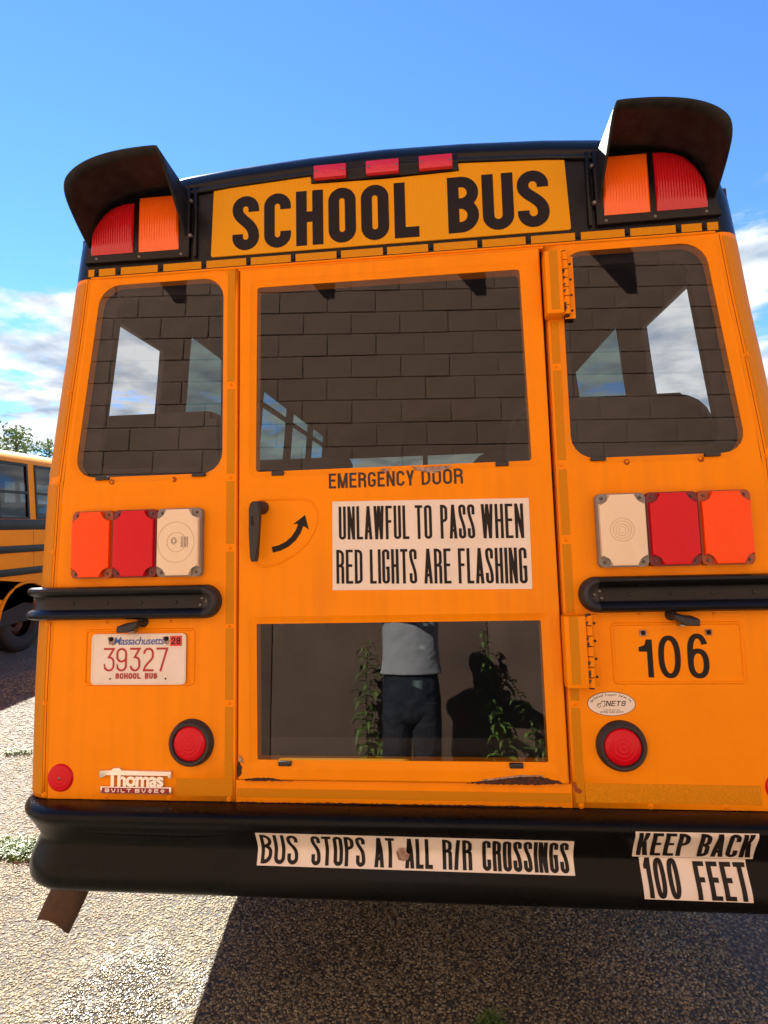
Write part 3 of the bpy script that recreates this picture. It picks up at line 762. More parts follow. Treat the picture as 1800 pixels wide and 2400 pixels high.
# ------------------------------------------------------------------ emergency door
door = empty('emergency_door', (0, 0, .895), RM, bus)
DX0, DX1 = -.4755, .4700
DY = -.013
upper = [(-.420, 2.413), (.409, 2.412), (.418, 1.814), (-.424, 1.812)]
lower = [(-.421, 1.346), (.421, 1.346), (.423, .952), (-.418, .951)]
def door_skin():
    bm = bmesh.new()
    # one inset outline shared by three bands
    xi0, xi1, zt, zb = DX0 + .006, DX1 - .006, 2.466, .901
    r1 = [(xi0, zt), (xi1, zt), (xi1 + .006, 1.76), (xi0, 1.76)]
    ring_bm(bm, [(r1, 0, DY), (grow(upper, .020), .022, DY), (grow(upper, .006), .012, DY + .008), (upper, .010, DY + .010), (upper, .010, DY + .05)], nside=2)
    r2 = [(xi0, 1.40), (xi1 + .006, 1.40), (xi1 + .006, zb), (xi0, zb)]
    ring_bm(bm, [(r2, 0, DY), (grow(lower, .022), .018, DY), (grow(lower, .006), .008, DY + .008), (lower, .004, DY + .010), (lower, .004, DY + .05)], nside=2)
    m = [bm.verts.new(p) for p in ((xi0, DY, 1.76), (xi1 + .006, DY, 1.76), (xi1 + .006, DY, 1.40), (xi0, DY, 1.40))]; bm.faces.new(m)
    bmesh.ops.remove_doubles(bm, verts=bm.verts, dist=1e-6)
    o = bm_obj('door_skin', bm, M['yellow'], door, recalc=False); smooth_angle(o, 25)
    return o
dskin = door_skin()
def door_edge():
    bm = bmesh.new(); o4 = [(DX0, 2.4725), (DX1, 2.4725), (DX1 + .006, .895), (DX0, .895)]
    i4 = [(DX0 + .006, 2.466), (DX1 - .006, 2.466), (DX1, .901), (DX0 + .006, .901)]; m4 = [((a[0] * .72 + b[0] * .28), (a[1] * .72 + b[1] * .28)) for a, b in zip(o4, i4)]
    ring_bm(bm, [(i4, .0002, DY), (m4, .006, DY + .0017), (o4, .010, DY + .006), (o4, .010, .03)], nside=2)
    o = bm_obj('door_edge', bm, M['yellow'], door, recalc=False); return smooth_angle(o, 60)
door_edge()
for nm, c, r, clips in (('window_gasket', upper, .010, ((-.352, 1.804), (.33, 1.806))), ('window_gasket', lower, .004, ((-.333, .944), (.333, .945)))):
    bm = bmesh.new()
    ring_bm(bm, [(c, r, DY + .0105), (grow(c, -.006), max(r - .004, .001), DY + .008), (grow(c, -.007), max(r - .004, .001), DY + .018)], nside=2)
    g = bm_obj(nm, bm, M['rubber'], door, recalc=True)
    pp = rquad(grow(c, -.003), max(r - .002, .001))[0]
    mesh_obj('pane', [(a, DY + .0115, b) for a, b in pp], [tuple(range(len(pp)))[::-1]], M['rear_glass'], door)
    for x, z in clips: box('clip', x - .019, x + .019, DY - .003, DY + .010, z - .007, z + .006, M['rubber'], door, bev=.002)

# pressed handle pan, bead line
pan = [(-.432, 1.700), (-.424, 1.716), (-.406, 1.724), (-.33, 1.7235), (-.275, 1.7215), (-.248, 1.712), (-.230, 1.685), (-.229, 1.655), (-.240, 1.620), (-.264, 1.584), (-.300, 1.553), (-.340, 1.531), (-.382, 1.519), (-.405, 1.519), (-.424, 1.530), (-.432, 1.545)]
tube('handle_recess', [(a, DY + .0008, b) for a, b in pan], .0042, M['yellow'], door, closed=True)
h = door
dome('handle_hub', -.400, 1.698, [(0, -.046), (.012, -.046), (.0165, -.040), (.0185, -.02), (.021, 0)], M['rubber'], h, 24, y=DY)
hp = [(-.420, 1.704), (-.412, 1.712), (-.398, 1.712), (-.390, 1.702), (-.391, 1.66), (-.396, 1.60), (-.401, 1.545), (-.404, 1.534), (-.419, 1.533), (-.423, 1.545), (-.424, 1.62), (-.424, 1.69)]
bm = bmesh.new()
a = [bm.verts.new((x * 1, DY - .060 + (1.70 - z) * .06, z)) for x, z in hp]; b_ = [bm.verts.new((x, DY - .040 + (1.70 - z) * .06, z)) for x, z in hp]
f0 = bm.faces.new(a); bm.faces.new(b_[::-1])
for i in range(len(hp)): bm.faces.new((a[i], b_[i], b_[(i + 1) % len(hp)], a[(i + 1) % len(hp)]))
bmesh.ops.bevel(bm, geom=list(f0.edges), offset=.004, segments=2, affect='EDGES')
smooth_angle(bm_obj('door_handle', bm, M['rubber'], h))
prism('handle_slot', [(-.4165, 1.668), (-.409, 1.668), (-.409, 1.640), (-.4165, 1.640)], DY - .0585, DY - .055, M['ink'], h)
# curved arrow
ac = [(-.3675, 1.5685)]; 
path = [(-.369, 1.5687), (-.345, 1.574), (-.322, 1.585), (-.302, 1.602), (-.288, 1.622), (-.279, 1.645)]
vs, fs = ribbon(path, hw=.0088)
ah = [(-.3045, 1.6445), (-.2665, 1.672), (-.2545, 1.626), (-.268, 1.6365), (-.292, 1.6455)]
verts = [(x, DY - .0006, z) for x, z in vs]; base = len(verts); verts += [(x, DY - .0008, z) for x, z in ah]
mesh_obj('arrow', verts, fs + [(base, base + 1, base + 2, base + 3, base + 4)], M['ink'], door)

def quadmap(tl, tr, bl, br, y):
    tl, tr, bl, br = map(Vector, (tl, tr, bl, br))
    def f(u, v):
        p = (bl * (1 - u) + br * u) * (1 - v) + (tl * (1 - u) + tr * u) * v
        return (p.x, y(u, v) if callable(y) else y, p.y)
    return f
def unit_text(s, aspect, tx, ty, gap=.22, wid=None):
    """text filling the unit square; aspect = width/height; tx, ty as fraction of height"""
    out = []
    for vs, fs in stroke_text(s, aspect, 1.0, tx, ty, gap, wid): out.append(([(a / aspect, b) for a, b in vs], fs))
    return out
def put_words(name, words, material, parent, y):
    """words: (string, tl, tr, bl, br, tx, ty)"""
    verts = []; faces = []; k = 0
    for s, tl, tr, bl, br, tx, ty in words:
        asp = (Vector(tr) - Vector(tl)).length / (Vector(tl) - Vector(bl)).length
        f = quadmap(tl, tr, bl, br, y)
        for vs, fs in unit_text(s, asp, tx, ty):
            b0 = len(verts)
            for a, c in vs:
                x, yy, z = f(a, c); verts.append((x, yy - .00009 * (k % 7), z))
            faces += [tuple(b0 + i for i in q) for q in fs]; k += 1
    return mesh_obj(name, verts, faces, material, parent)
def row(words, x0, x1, zt0, zt1, zb0, zb1, tx, ty):
    """words [(s, xa, xb)] along a slightly sloping line given at x0 and x1"""
    L_ = lambda a, b, x: a + (b - a) * (x - x0) / (x1 - x0)
    return [(s, (xa, L_(zt0, zt1, xa)), (xb, L_(zt0, zt1, xb)), (xa, L_(zb0, zb1, xa)), (xb, L_(zb0, zb1, xb)), tx, ty) for s, xa, xb in words]
put_words('emergency_door_lettering', row([('EMERGENCY', -.192, .068), ('DOOR', .090, .213)], -.192, .213, 1.796, 1.797, 1.750, 1.751, .155, .15), M['ink_worn'], door, DY - .0006)
us = prism('law_sticker', [(-.182, 1.710), (.402, 1.701), (.400, 1.4365), (-.1845, 1.4435)], DY - .0008, DY + .001, M['white_vinyl'], door)
put_words('lettering', row([('UNLAWFUL', -.163, .049), ('TO', .067, .117), ('PASS', .142, .243), ('WHEN', .262, .384)], -.163, .384, 1.694, 1.6855, 1.594, 1.584, .084, .080)
          + row([('RED', -.172, -.093), ('LIGHTS', -.071, .069), ('ARE', .090, .169), ('FLASHING', .190, .388)], -.172, .388, 1.5635, 1.5565, 1.4625, 1.4525, .084, .080), M['ink'], door, DY - .0014)

# rust and peeled paint on the door
def ragged(name, pts, y, material, parent, jit=.003, n=5, seed=1):
    rr = random.Random(seed); out = []
    for i in range(len(pts)):
        a = Vector(pts[i]); b = Vector(pts[(i + 1) % len(pts)])
        m = max(1, int((b - a).length / .006))
        for k in range(m):
            p = a.lerp(b, k / m); out.append((p.x + rr.uniform(-jit, jit), p.y + rr.uniform(-jit, jit)))
    bm = bmesh.new(); vs = [bm.verts.new((x, y, z)) for x, z in out]; f = bm.faces.new(vs)
    bmesh.ops.triangulate(bm, faces=[f], quad_method='BEAUTY', ngon_method='EAR_CLIP')
    for ff in bm.faces:
        ff.normal_update()
        if ff.normal.y > 0: ff.normal_flip()
    return bm_obj(name, bm, material, parent, recalc=False)
ragged('rust_patch', [(.190, .896), (.235, .904), (.290, .911), (.345, .917), (.395, .917), (.430, .910), (.462, .899), (.40, .8945), (.30, .8945)], DY - .0009, M['rust'], door, .0018, seed=3)
ragged('peeled_paint', [(.235, .906), (.290, .914), (.345, .9205), (.395, .921), (.410, .918), (.345, .9155), (.290, .9095), (.24, .903)], DY - .0016, M['primer'], door, .0007, seed=5)
ragged('rust_patch', [(-.455, .897), (-.440, .902), (-.40, .904), (-.37, .903), (-.345, .898), (-.30, .8955), (-.45, .8945)], DY - .0009, M['rust'], door, .0014, seed=8)
ragged('rust_patch', [(-.4745, .945), (-.468, .950), (-.462, .935), (-.463, .915), (-.472, .905), (-.4755, .915)], DY - .0012, M['rust'], door, .002, seed=9)
ragged('peeled_paint', [(-.470, .970), (-.463, .962), (-.455, .944), (-.462, .947), (-.469, .948)], DY - .0035, M['primer'], door, .0006, seed=10)
ragged('peeled_paint', [(.060, 1.806), (.075, 1.797), (.100, 1.790), (.125, 1.787), (.150, 1.791), (.175, 1.800), (.182, 1.807), (.15, 1.806), (.10, 1.805)], DY - .0017, M['primer'], door, .0022, seed=11)
ragged('peeled_paint', [(-.035, 1.803), (-.020, 1.795), (-.010, 1.797), (-.005, 1.804)], DY - .0017, M['primer'], door, .0014, seed=12)
ragged('peeled_paint', [(-.112, 1.798), (-.107, 1.795), (-.103, 1.799)], DY - .0015, M['primer'], door, .0012, seed=13)
ragged('rust_patch', [(.492, .900), (.500, .885), (.513, .872), (.505, .868), (.492, .872), (.487, .885)], -.0012, M['seam'], bus, .003, seed=14)
ragged('rust_patch', [(-.55, .8305), (-.3, .831), (-.2, .8325), (0, .832), (.2, .833), (.45, .832), (.48, .829), (-.55, .829)], -.0018, M['rust'], bus, .0013, seed=15)

# ------------------------------------------------------------------ tapes
def tape(x0, x1, z0, z1, y=-.0009, name='reflective_tape', par=None): return box(name, min(x0, x1), max(x0, x1), y, y + .002, z0, z1, M['tape'], par or bus)
for z0, z1 in ((2.107, 2.484), (1.811, 2.083), (1.591, 1.787), (1.347, 1.567), (1.122, 1.346 - .012), (.897, 1.102)): tape(-.519, -.494, z0, z1)
tape(-.667, -.494, .845, .894)
for z0, z1 in ((2.108, 2.24), (1.812, 2.086), (1.590, 1.785), (1.365, 1.564), (1.12, 1.156), (.842, 1.100)): tape(.494, .518, z0, z1)
tape(.520, .984, .845, .896, -.0011)
tape(-.480, .481, .8435, .869, -.0018)
# tape on the rounded corner posts
def post_tape(sg, z0, z1):
    verts = []; faces = []; nz = max(2, int((z1 - z0) / .1)); na = 6
    for j in range(nz + 1):
        z = z0 + (z1 - z0) * j / nz; c = xc(z)
        for k in range(na + 1):
            a = R(12 + 62 * k / na); verts.append((sg * (c + .1012 * math.sin(a)), .1 - .1012 * math.cos(a), z))
    for j in range(nz):
        for k in range(na): a = j * (na + 1) + k; faces.append((a, a + 1, a + na + 2, a + na + 1) if sg > 0 else (a, a + na + 1, a + na + 2, a + 1))
    return smooth_angle(mesh_obj('reflective_tape', verts, faces, M['tape'], bus))
for sg in (-1, 1):
    for z0, z1 in ((1.825, 2.475), (1.47, 1.80), (.84, 1.36)): post_tape(sg, z0, z1)
    tube('corner_seam', [(sg * (xc(z) + .012), .0006, z) for z in (.832, 1.1, 1.36)], .0010, M['seam'], bus, n=6)
    tube('corner_seam', [(sg * (xc(z) + .012), .0006, z) for z in (1.47, 1.8, 2.1, 2.3, 2.482)], .0010, M['seam'], bus, n=6)
    tube('corner_seam', [(sg * .4855, .0002, .83), (sg * .4855, .0002, 2.484)], .0010, M['seam'], bus, n=6)

# ------------------------------------------------------------------ screws
sc0 = dome('screw', 0, 0, [(0, -.0048), (.0028, -.0044), (.0044, -.0026), (.0046, -.0008), (.0078, -.0007), (.0082, .001)], M['yellow'], bus, 14)
spots = [(-1.053, 2.099), (-1.080, 1.801), (-.897, 1.798), (-.694, 1.798), (-.507, 2.097), (-.507, 1.799), (-1.088, 1.579), (-1.097, 1.356), (-.900, 1.356), (-.696, 1.357),
         (-.507, 1.578), (-.507, 1.340), (-.506, 1.113), (-1.097, 1.112), (-1.088, .840), (-.889, .837), (-.689, .838), (-.505, .837), (.506, 1.577), (.695, 1.358), (.899, 1.357),
         (.504, 2.097), (.504, 1.798), (.690, 1.800), (.895, 1.801), (1.047, 2.102), (1.075, 1.801), (.506, 1.110), (.507, .835), (.693, .837), (.893, .837), (1.093, 1.357), (1.097, 1.112), (1.088, .84)]
for i, (x, z) in enumerate(spots):
    if i == 0: sc0.matrix_basis = RM @ Matrix.Translation((x, 0, z)); PW[sc0.name] = sc0.matrix_basis.copy()
    else: share('screw', sc0, bus, (x, 0, z))
for sg in (-1, 1):
    for x in (.690, .897):
        ragged('rust_ring', [(sg * x + .0085 * math.cos(a), 1.7985 + .0085 * math.sin(a)) for a in [k * .6 for k in range(11)]], -.0011, M['seam'], bus, .001, seed=int(x * 100))

# ------------------------------------------------------------------ tail lights
def tail(x0, x1, lens, basem, bulb=None):
    z0, z1 = 1.4935, 1.7045; cx = (x0 + x1) / 2; cz = (z0 + z1) / 2
    t = prism('tail_light', rrect(x0 + .0008, x1 - .0008, z0, z1, .012), -.022, .001, basem, bus, bev=.004, center=True)
    c = .026; e = .006
    a, b, p, q = x0 + e, x1 - e, z0 + e * .6, z1 - e * .6
    o = [(a, q - c)]
    o += [(a + c * .75, q - c), (a + c, q - c * .75), (a + c, q)]
    o += [(b - c, q), (b - c, q - c * .75), (b - c * .75, q - c), (b, q - c)]
    o += [(b, p + c), (b - c * .75, p + c), (b - c, p + c * .75), (b - c, p)]
    o += [(a + c, p), (a + c, p + c * .75), (a + c * .75, p + c), (a, p + c)]
    prism('lens', o, -.036, -.020, lens, t, bev=.004, center=True)
    for sx in (a + .010, b - .010):
        for sz in (p + .010, q - .010): dome('screw', sx, sz, [(0, -.003), (.003, -.003), (.0048, 0), (.0048, .001)], M['bulb_dark'], t, 10, y=-.0222)
    if bulb:
        for k in range(5):
            x = cx + bulb[0] + .002 + k * .005
            tube('bulb_filament', [(x + .0035 * math.cos(R(v)) * .6, -.0368, cz + bulb[1] - .004 + .017 * math.sin(R(v))) for v in range(-75, 76, 25)], .0009, M['base_clear'], t, n=5)
        for k, rr_ in enumerate((.008, .005)):
            tube('bulb', [(cx + bulb[0] - .020 + rr_ * math.cos(R(v)), -.0366, cz + bulb[1] + rr_ * 1.3 * math.sin(R(v))) for v in range(0, 360, 30)], .0008, M['base_clear'], t, n=5, closed=True)
        tube('lens_ring', [(cx + bulb[0] - .012 + .030 * math.cos(R(v)), -.0362, cz + .030 * math.sin(R(v))) for v in range(0, 360, 15)], .0010, M['lens_ring'], t, n=5, closed=True)
        tube('lens_ring', [(cx - .004 + .058 * math.cos(R(v)), -.0362, cz + .062 * math.sin(R(v))) for v in range(0, 360, 10)], .0010, M['lens_ring'], t, n=5, closed=True)
    elif basem is M['base_clear']:
        for rr_ in (.009, .017, .025, .033): tube('lens_ring', [(cx - .004 + rr_ * math.cos(R(v)), -.0362, cz + rr_ * math.sin(R(v))) for v in range(0, 360, 15)], .0009, M['lens_ring'], t, n=5, closed=True)
    return t
tail(-1.0115, -.875, M['lens_orange'], M['base_orange']); tail(-.875, -.7325, M['lens_red'], M['base_red']); tail(-.7325, -.5885, M['lens_clear'], M['base_clear'], (.010, .004))
tail(.5885, .7275, M['lens_clear'], M['base_clear']); tail(.7275, .869, M['lens_red'], M['base_red']); tail(.869, 1.0115, M['lens_orange'], M['base_orange'])

for x in (-.6215, .6245):
    g = dome('stop_light', x, .998, [(.0, -.010), (.050, -.012), (.0535, -.020), (.060, -.0205), (.066, -.014), (.0695, 0), (.0695, .002)], M['rubber'], bus, 40)
    dome('lens', x, .998, [(0, -.024), (.018, -.0235), (.036, -.0215), (.046, -.0185), (.0512, -.0135), (.0515, -.011)], M['lens_red'], g, 40)
for x in (-1.036, 1.036):
    g = dome('round_reflector', x, .891, [(0, -.0075), (.034, -.0075), (.038, -.006), (.0412, -.001), (.0415, .002)], M['lens_red'], bus, 36)
    dome('rivet', x, .891, [(0, -.0035), (.002, -.003), (.0035, -.001), (.0045, 0)], M['steel'], g, 12, y=-.0077)

# ------------------------------------------------------------------ rub rails
def rail(sg):
    prof = [(.001, 1.366), (.028, 1.367), (.037, 1.372), (.040, 1.381), (.035, 1.391), (.024, 1.396), (.021, 1.400), (.021, 1.436), (.024, 1.440), (.035, 1.445), (.040, 1.455), (.037, 1.463), (.028, 1.467), (.001, 1.468)]
    zc = 1.417; verts = []; faces = []
    c = xc(1.42); path = [(.581, 0, 0, -1), (.8, 0, 0, -1), (c - .02, 0, 0, -1)]
    for k in range(0, 7): a = R(90 * k / 6); path.append((c - .0 + .1 * math.sin(a), .1 * (1 - math.cos(a)), math.sin(a), -math.cos(a)))
    path.append((c + .1, .16, 1, 0))
    for x, y, nx, ny in path:
        for p, z in prof: verts.append((sg * (x + nx * p), y + ny * p, z))
    m = len(prof)
    for i in range(len(path) - 1):
        for k in range(m - 1):
            q = (i * m + k, i * m + k + 1, (i + 1) * m + k + 1, (i + 1) * m + k); faces.append(q if sg > 0 else q[::-1])
    i = len(path) - 1; e = tuple(i * m + k for k in range(m)); faces.append(e)
    rl = mesh_obj('rub_rail', verts, faces, M['black'], bus); smooth_angle(rl, 40)
    # rounded end cap
    half = [(0.0, .021), (.017, .021), (.022, .026), (.027, .035), (.036, .041), (.043, .0385), (.049, .030), (.0515, .001)]
    verts = []; faces = []; na = 14
    for k in range(na + 1):
        a = R(90 + 180 * k / na)
        for r, p in half: verts.append((sg * (.5815 + r * math.cos(a)), -p, zc + r * math.sin(a)))
    m = len(half)
    for k in range(na):
        for j in range(m - 1): faces.append((k * m + j, k * m + j + 1, (k + 1) * m + j + 1, (k + 1) * m + j))
    smooth_angle(mesh_obj('end_cap', verts, faces, M['rubber'], rl), 50)
    for x, z in ((.585, 1.427), (.570, 1.417), (.590, 1.407), (.668, 1.417), (.780, 1.417), (.890, 1.417), (1.0, 1.417)):
        dome('screw', sg * x, z, [(0, -.005), (.003, -.004), (.0052, -.001), (.0055, .001)], M['steel'] if x < .6 else M['rubber'], rl, 10, y=-.0212)
for sg in (-1, 1): rail(sg)

# ------------------------------------------------------------------ plates and their lamps
def bead_rect(x0, x1, z0, z1, r=.010, t=.0044, name='pressed_bead'):
    return tube(name, [(a, .0003, b) for a, b in rrect(x0, x1, z0, z1, r, 3)], t, M['yellow'], bus, closed=True)
for sg in (-1, 1):
    a, b = sorted((sg * .967, sg * .6185)); bead_rect(a, b, 1.169, 1.332)
def plate():
    x0, x1, z0, z1 = -.944, -.6405, 1.1685, 1.3215
    p = prism('licence_plate', rrect(x0, x1, z0, z1, .012), -.0075, -.0055, M['plate_white'], bus, bev=.0008)
    tube('embossed_rim', [(a, -.0075, b) for a, b in rrect(x0 + .004, x1 - .004, z0 + .004, z1 - .004, .010, 3)], .0012, M['plate_white'], p, n=6, closed=True)
    y = -.0084
    lines = []
    for s, xa, xb in (('3', -.9035, -.868), ('9', -.8625, -.828), ('3', -.8185, -.785), ('2', -.7755, -.742), ('7', -.7335, -.6965)):
        lines.append((stroke_text(s, xb - xa, .071, .0062, .0062), xa, 1.2085))
    n = lettering('number', lines, flat(y), M['plate_red'], p)
    lettering('school_bus_lettering', [(stroke_text('SCHOOL', .081, .0175, .0042, .0042, .18), -.864, 1.1862), (stroke_text('BUS', .039, .0175, .0042, .0042, .18), -.769, 1.1862)], flat(y), M['plate_red'], p)
    font_text('state_name', 'Massachusetts', -.872, 1.2885, .163, .0235, y, M['plate_blue'], p, shear=.22, bold=.012, space=.92)
    s = prism('year_sticker', [(-.6905, 1.314), (-.6535, 1.3145), (-.653, 1.284), (-.6905, 1.2835)], -.0088, -.0074, M['sticker_red'], p)
    lettering('year', [(stroke_text('28', .029, .0215, .0036, .0036), -.6865, 1.2885)], flat(-.0092), M['ink'], p)
    for x in (-.881, -.7035):
        ragged('rust_stain', [(x - .010, 1.312), (x + .008, 1.312), (x + .012, 1.300), (x + .008, 1.288), (x - .006, 1.291)], -.0082, M['primer'], p, .001, seed=21)
        dome('bolt', x, 1.306, [(0, -.007), (.0042, -.006), (.0072, -.001), (.0075, .001)], M['ink'], p, 12, y=-.008)
        dome('bolt_hole', x, 1.1865, [(0, -.0007), (.0028, -.0007), (.003, 0)], M['rust'], p, 10, y=-.008)
plate()
for sg in (-1, 1):
    L_ = empty('plate_lamp', (sg * .80, 0, 1.355), RM, bus)
    dome('lamp_seat', sg * .782, 1.357, [(0, -.016), (.012, -.016), (.016, -.008), (.017, 0)], M['rubber'], L_, 16)
    bm = bmesh.new()
    pr = [(.772, 1.361), (.815, 1.350), (.838, 1.348), (.838, 1.329), (.800, 1.330), (.775, 1.345)]
    pr = [(sg * a, b) for a, b in pr]
    va = [bm.verts.new((x, -.055, z)) for x, z in pr]; vb = [bm.verts.new((x, -.004, z + .006)) for x, z in pr]
    f0 = bm.faces.new(va); bm.faces.new(vb[::-1])
    for i in range(len(pr)): bm.faces.new((va[i], vb[i], vb[(i + 1) % len(pr)], va[(i + 1) % len(pr)]))
    bmesh.ops.recalc_face_normals(bm, faces=bm.faces); bmesh.ops.bevel(bm, geom=list(bm.edges), offset=.0025, segments=1, affect='EDGES')
    bm_obj('lamp_housing', bm, M['rubber'], L_)
    box('lamp_lens', min(sg * .790, sg * .806), max(sg * .790, sg * .806), -.040, -.015, 1.3275, 1.333, M['steel'], L_)

# number 106
lettering('fleet_number', [(stroke_text('1', .037, .105, .0150, .0150), .6885, 1.1835), (stroke_text('0', .060, .118, .0155, .0135), .7405, 1.181), (stroke_text('6', .057, .123, .0155, .0135), .8190, 1.1805)], flat(-.0008), M['ink'], bus)
for x in (.703, .880):
    box('nut_plate', x - .009, x + .009, -.003, .001, 1.2985, 1.3155, M['primer'], bus)
    dome('bolt', x, 1.307, [(0, -.006), (.004, -.005), (.0065, -.001), (.0065, .001)], M['ink'], bus, 10, y=-.003)

# dealer oval
def oval():
    cx, cz, a, b = .6045, 1.1115, .066, .0335
    e = lambda k, f: [(cx + k * a * math.cos(2 * math.pi * i / 40), cz + f * b * math.sin(2 * math.pi * i / 40)) for i in range(40)]
    o = prism('dealer_sticker', e(1, 1), -.0009, .0005, M['ink_worn'], bus)
    prism('sticker_face', e(.975, .955), -.0014, -.0005, M['white_vinyl'], o)
    # arc of script letters
    s = 'New England Transit Sales, Inc.'; verts = []; faces = []
    for i, ch in enumerate(s):
        if ch == ' ': continue
        v, f = font_mesh(ch, .0026 if ch in 'lit,I.' else .0042, .0038 if ch in 'ewngasrc' else (.0015 if ch in ',.' else .0068), .3, .012)
        t = R(168 - 156 * i / (len(s) - 1)); px = cx + a * .80 * math.cos(t); pz = cz + b * .66 * math.sin(t)
        tx = Vector((-a * .80 * math.sin(t), b * .66 * math.cos(t))) * -1; tx.normalize(); nn = Vector((-tx.y, tx.x))
        b0 = len(verts)
        for x, z, _ in v: q = Vector((px, pz)) + tx * (x - .002) + nn * z; verts.append((q.x, -.0017, q.y))
        faces += [tuple(b0 + i2 for i2 in q) for q in f]
    mesh_obj('arc_lettering', verts, faces, M['ink'], o)
    n = lettering('initials', [(stroke_text('NETS', .053, .0145, .0026, .0022, .2), 0, 0)], lambda u, v: (cx - .016 + u + v * .25, -.0017, cz - .006 + v), M['ink_worn'], o)
    lettering('emblem', [(stroke_text('E', .014, .0012, .0012, .0006), 0, 0)], lambda u, v: (cx - .024 + u, -.0017, cz + .0065 + v), M['ink_worn'], o)
    vs, fs = ribbon([(cx - .040, cz - .004), (cx - .036, cz + .001), (cx - .029, cz + .001), (cx - .026, cz + .008), (cx - .018, cz + .008), (cx - .018, cz - .006), (cx - .024, cz - .008)], hw=.0007)
    mesh_obj('bus_emblem', [(x, -.0018, z) for x, z in vs], fs, M['ink_worn'], o)
    vs, fs = ribbon([(cx - .034 + .004 * math.cos(R(k)), cz - .006 + .004 * math.sin(R(k))) for k in range(0, 360, 40)], True, hw=.0006)
    mesh_obj('bus_emblem', [(x, -.0018, z) for x, z in vs], fs, M['ink_worn'], o)
    font_text('town', 'TYNGSBORO, MA', cx - .022, cz - .0185, .044, .0032, -.0017, M['ink'], o, bold=.015)
    font_text('telephone', '(978) 649-0777', cx - .032, cz - .0258, .064, .0054, -.0017, M['ink'], o, bold=.012)
oval()

# maker's badge
def badge():
    b = empty('maker_badge', (-.79, 0, .88), RM, bus)
    fr = prism('frame', [(-.906, .9165), (-.868, .9165), (-.862, .924), (-.842, .924), (-.836, .9165), (-.681, .9165), (-.681, .896), (-.688, .896), (-.690, .905), (-.905 + .020, .905), (-.898, .896), (-.906, .896)], -.010, .001, M['chrome'], b, bev=.001)
    font_text('maker_name', 'Thomas', -.884, .8705, .180, .043, -.0005, M['chrome'], b, depth=.009, bold=.035, space=.88)
    box('lower_bar', -.903, -.680, -.008, .001, .8500, .8700, M['chrome'], b, bev=.0015)
    box('lower_band', -.897, -.686, -.0088, -.007, .8525, .8675, M['dark_red'], b)
    lettering('lower_lettering', [(stroke_text('BUILT', .082, .0100, .0021, .0021, .45), -.887, .855), (stroke_text('BUSES', .093, .0100, .0021, .0021, .45), -.792, .855)], flat(-.0092), M['chrome'], b)
badge()

# ------------------------------------------------------------------ hinges
def hinge(z0, z1, xr):
    h = box('hinge', .476, xr - .022, -.050, .000, z0, z1, M['yellow'], bus, bev=.006)
    box('reflective_tape', .490, .514, -.0512, -.0495, z0 + .012, z1 - .002, M['tape'], h)
    k = 7; dz = (z1 - z0 - .0) / k
    for i in range(k):
        zz = z0 + dz * i
        kn = tube('knuckle', [(xr - .012, -.030, zz + .0015), (xr - .012, -.030, zz + dz - .0015)], .0115, M['yellow'], h, n=14)
    tube('pin', [(xr - .012, -.030, z0 - .004), (xr - .012, -.030, z1 + .004)], .0075, M['rust'], h, n=8)
    box('leaf', xr - .012, xr + .020, -.006, -.001, z0, z1, M['yellow'], h, bev=.002)
    for i in range(4):
        zz = z0 + (z1 - z0) * (i + .5) / 4
        dome('screw', xr + .010, zz, [(0, -.003), (.003, -.002), (.0042, 0)], M['ink_worn'], h, 8, y=-.006)
    for i in range(9):
        zz = z0 + (z1 - z0) * random.random(); w = random.uniform(.002, .006)
        ragged('chipped_paint', [(xr - .022 - w, zz), (xr - .018, zz + .003), (xr - .014, zz + .012), (xr - .022, zz + .010)], -.0432 + .0, M['ink_worn'], h, .001, seed=i + int(z0 * 50))
hinge(2.243, 2.44, .555 - .006); hinge(1.162, 1.361, .565 - .006)

# ------------------------------------------------------------------ bumper
BP = [(-.02, .8275), (.040, .8285), (.070, .823), (.084, .809), (.081, .793), (.064, .768), (.050, .745), (.040, .723), (.043, .705), (.053, .680), (.063, .655), (.066, .632), (.063, .612), (.052, .597), (.034, .590), (-.03, .588)]
def bp(z):
    q = BPS
    for (p0, z0), (p1, z1) in zip(q, q[1:]):
        if z1 <= z <= z0: t = (z0 - z) / (z0 - z1); return p0 + (p1 - p0) * t
    return .06
BPS = []
def smooth_profile():
    prof = []; n = len(BP)
    for i in range(n - 1):
        p0 = Vector(BP[max(i - 1, 0)]); p1 = Vector(BP[i]); p2 = Vector(BP[i + 1]); p3 = Vector(BP[min(i + 2, n - 1)])
        for k in range(4):
            t = k / 4
            prof.append(0.5 * ((2 * p1) + (-p0 + p2) * t + (2 * p0 - 5 * p1 + 4 * p2 - p3) * t * t + (-p0 + 3 * p1 - 3 * p2 + p3) * t ** 3))
    prof.append(Vector(BP[-1]))
    return prof
BPS = [(v.x, v.y) for v in smooth_profile()[8:53]]
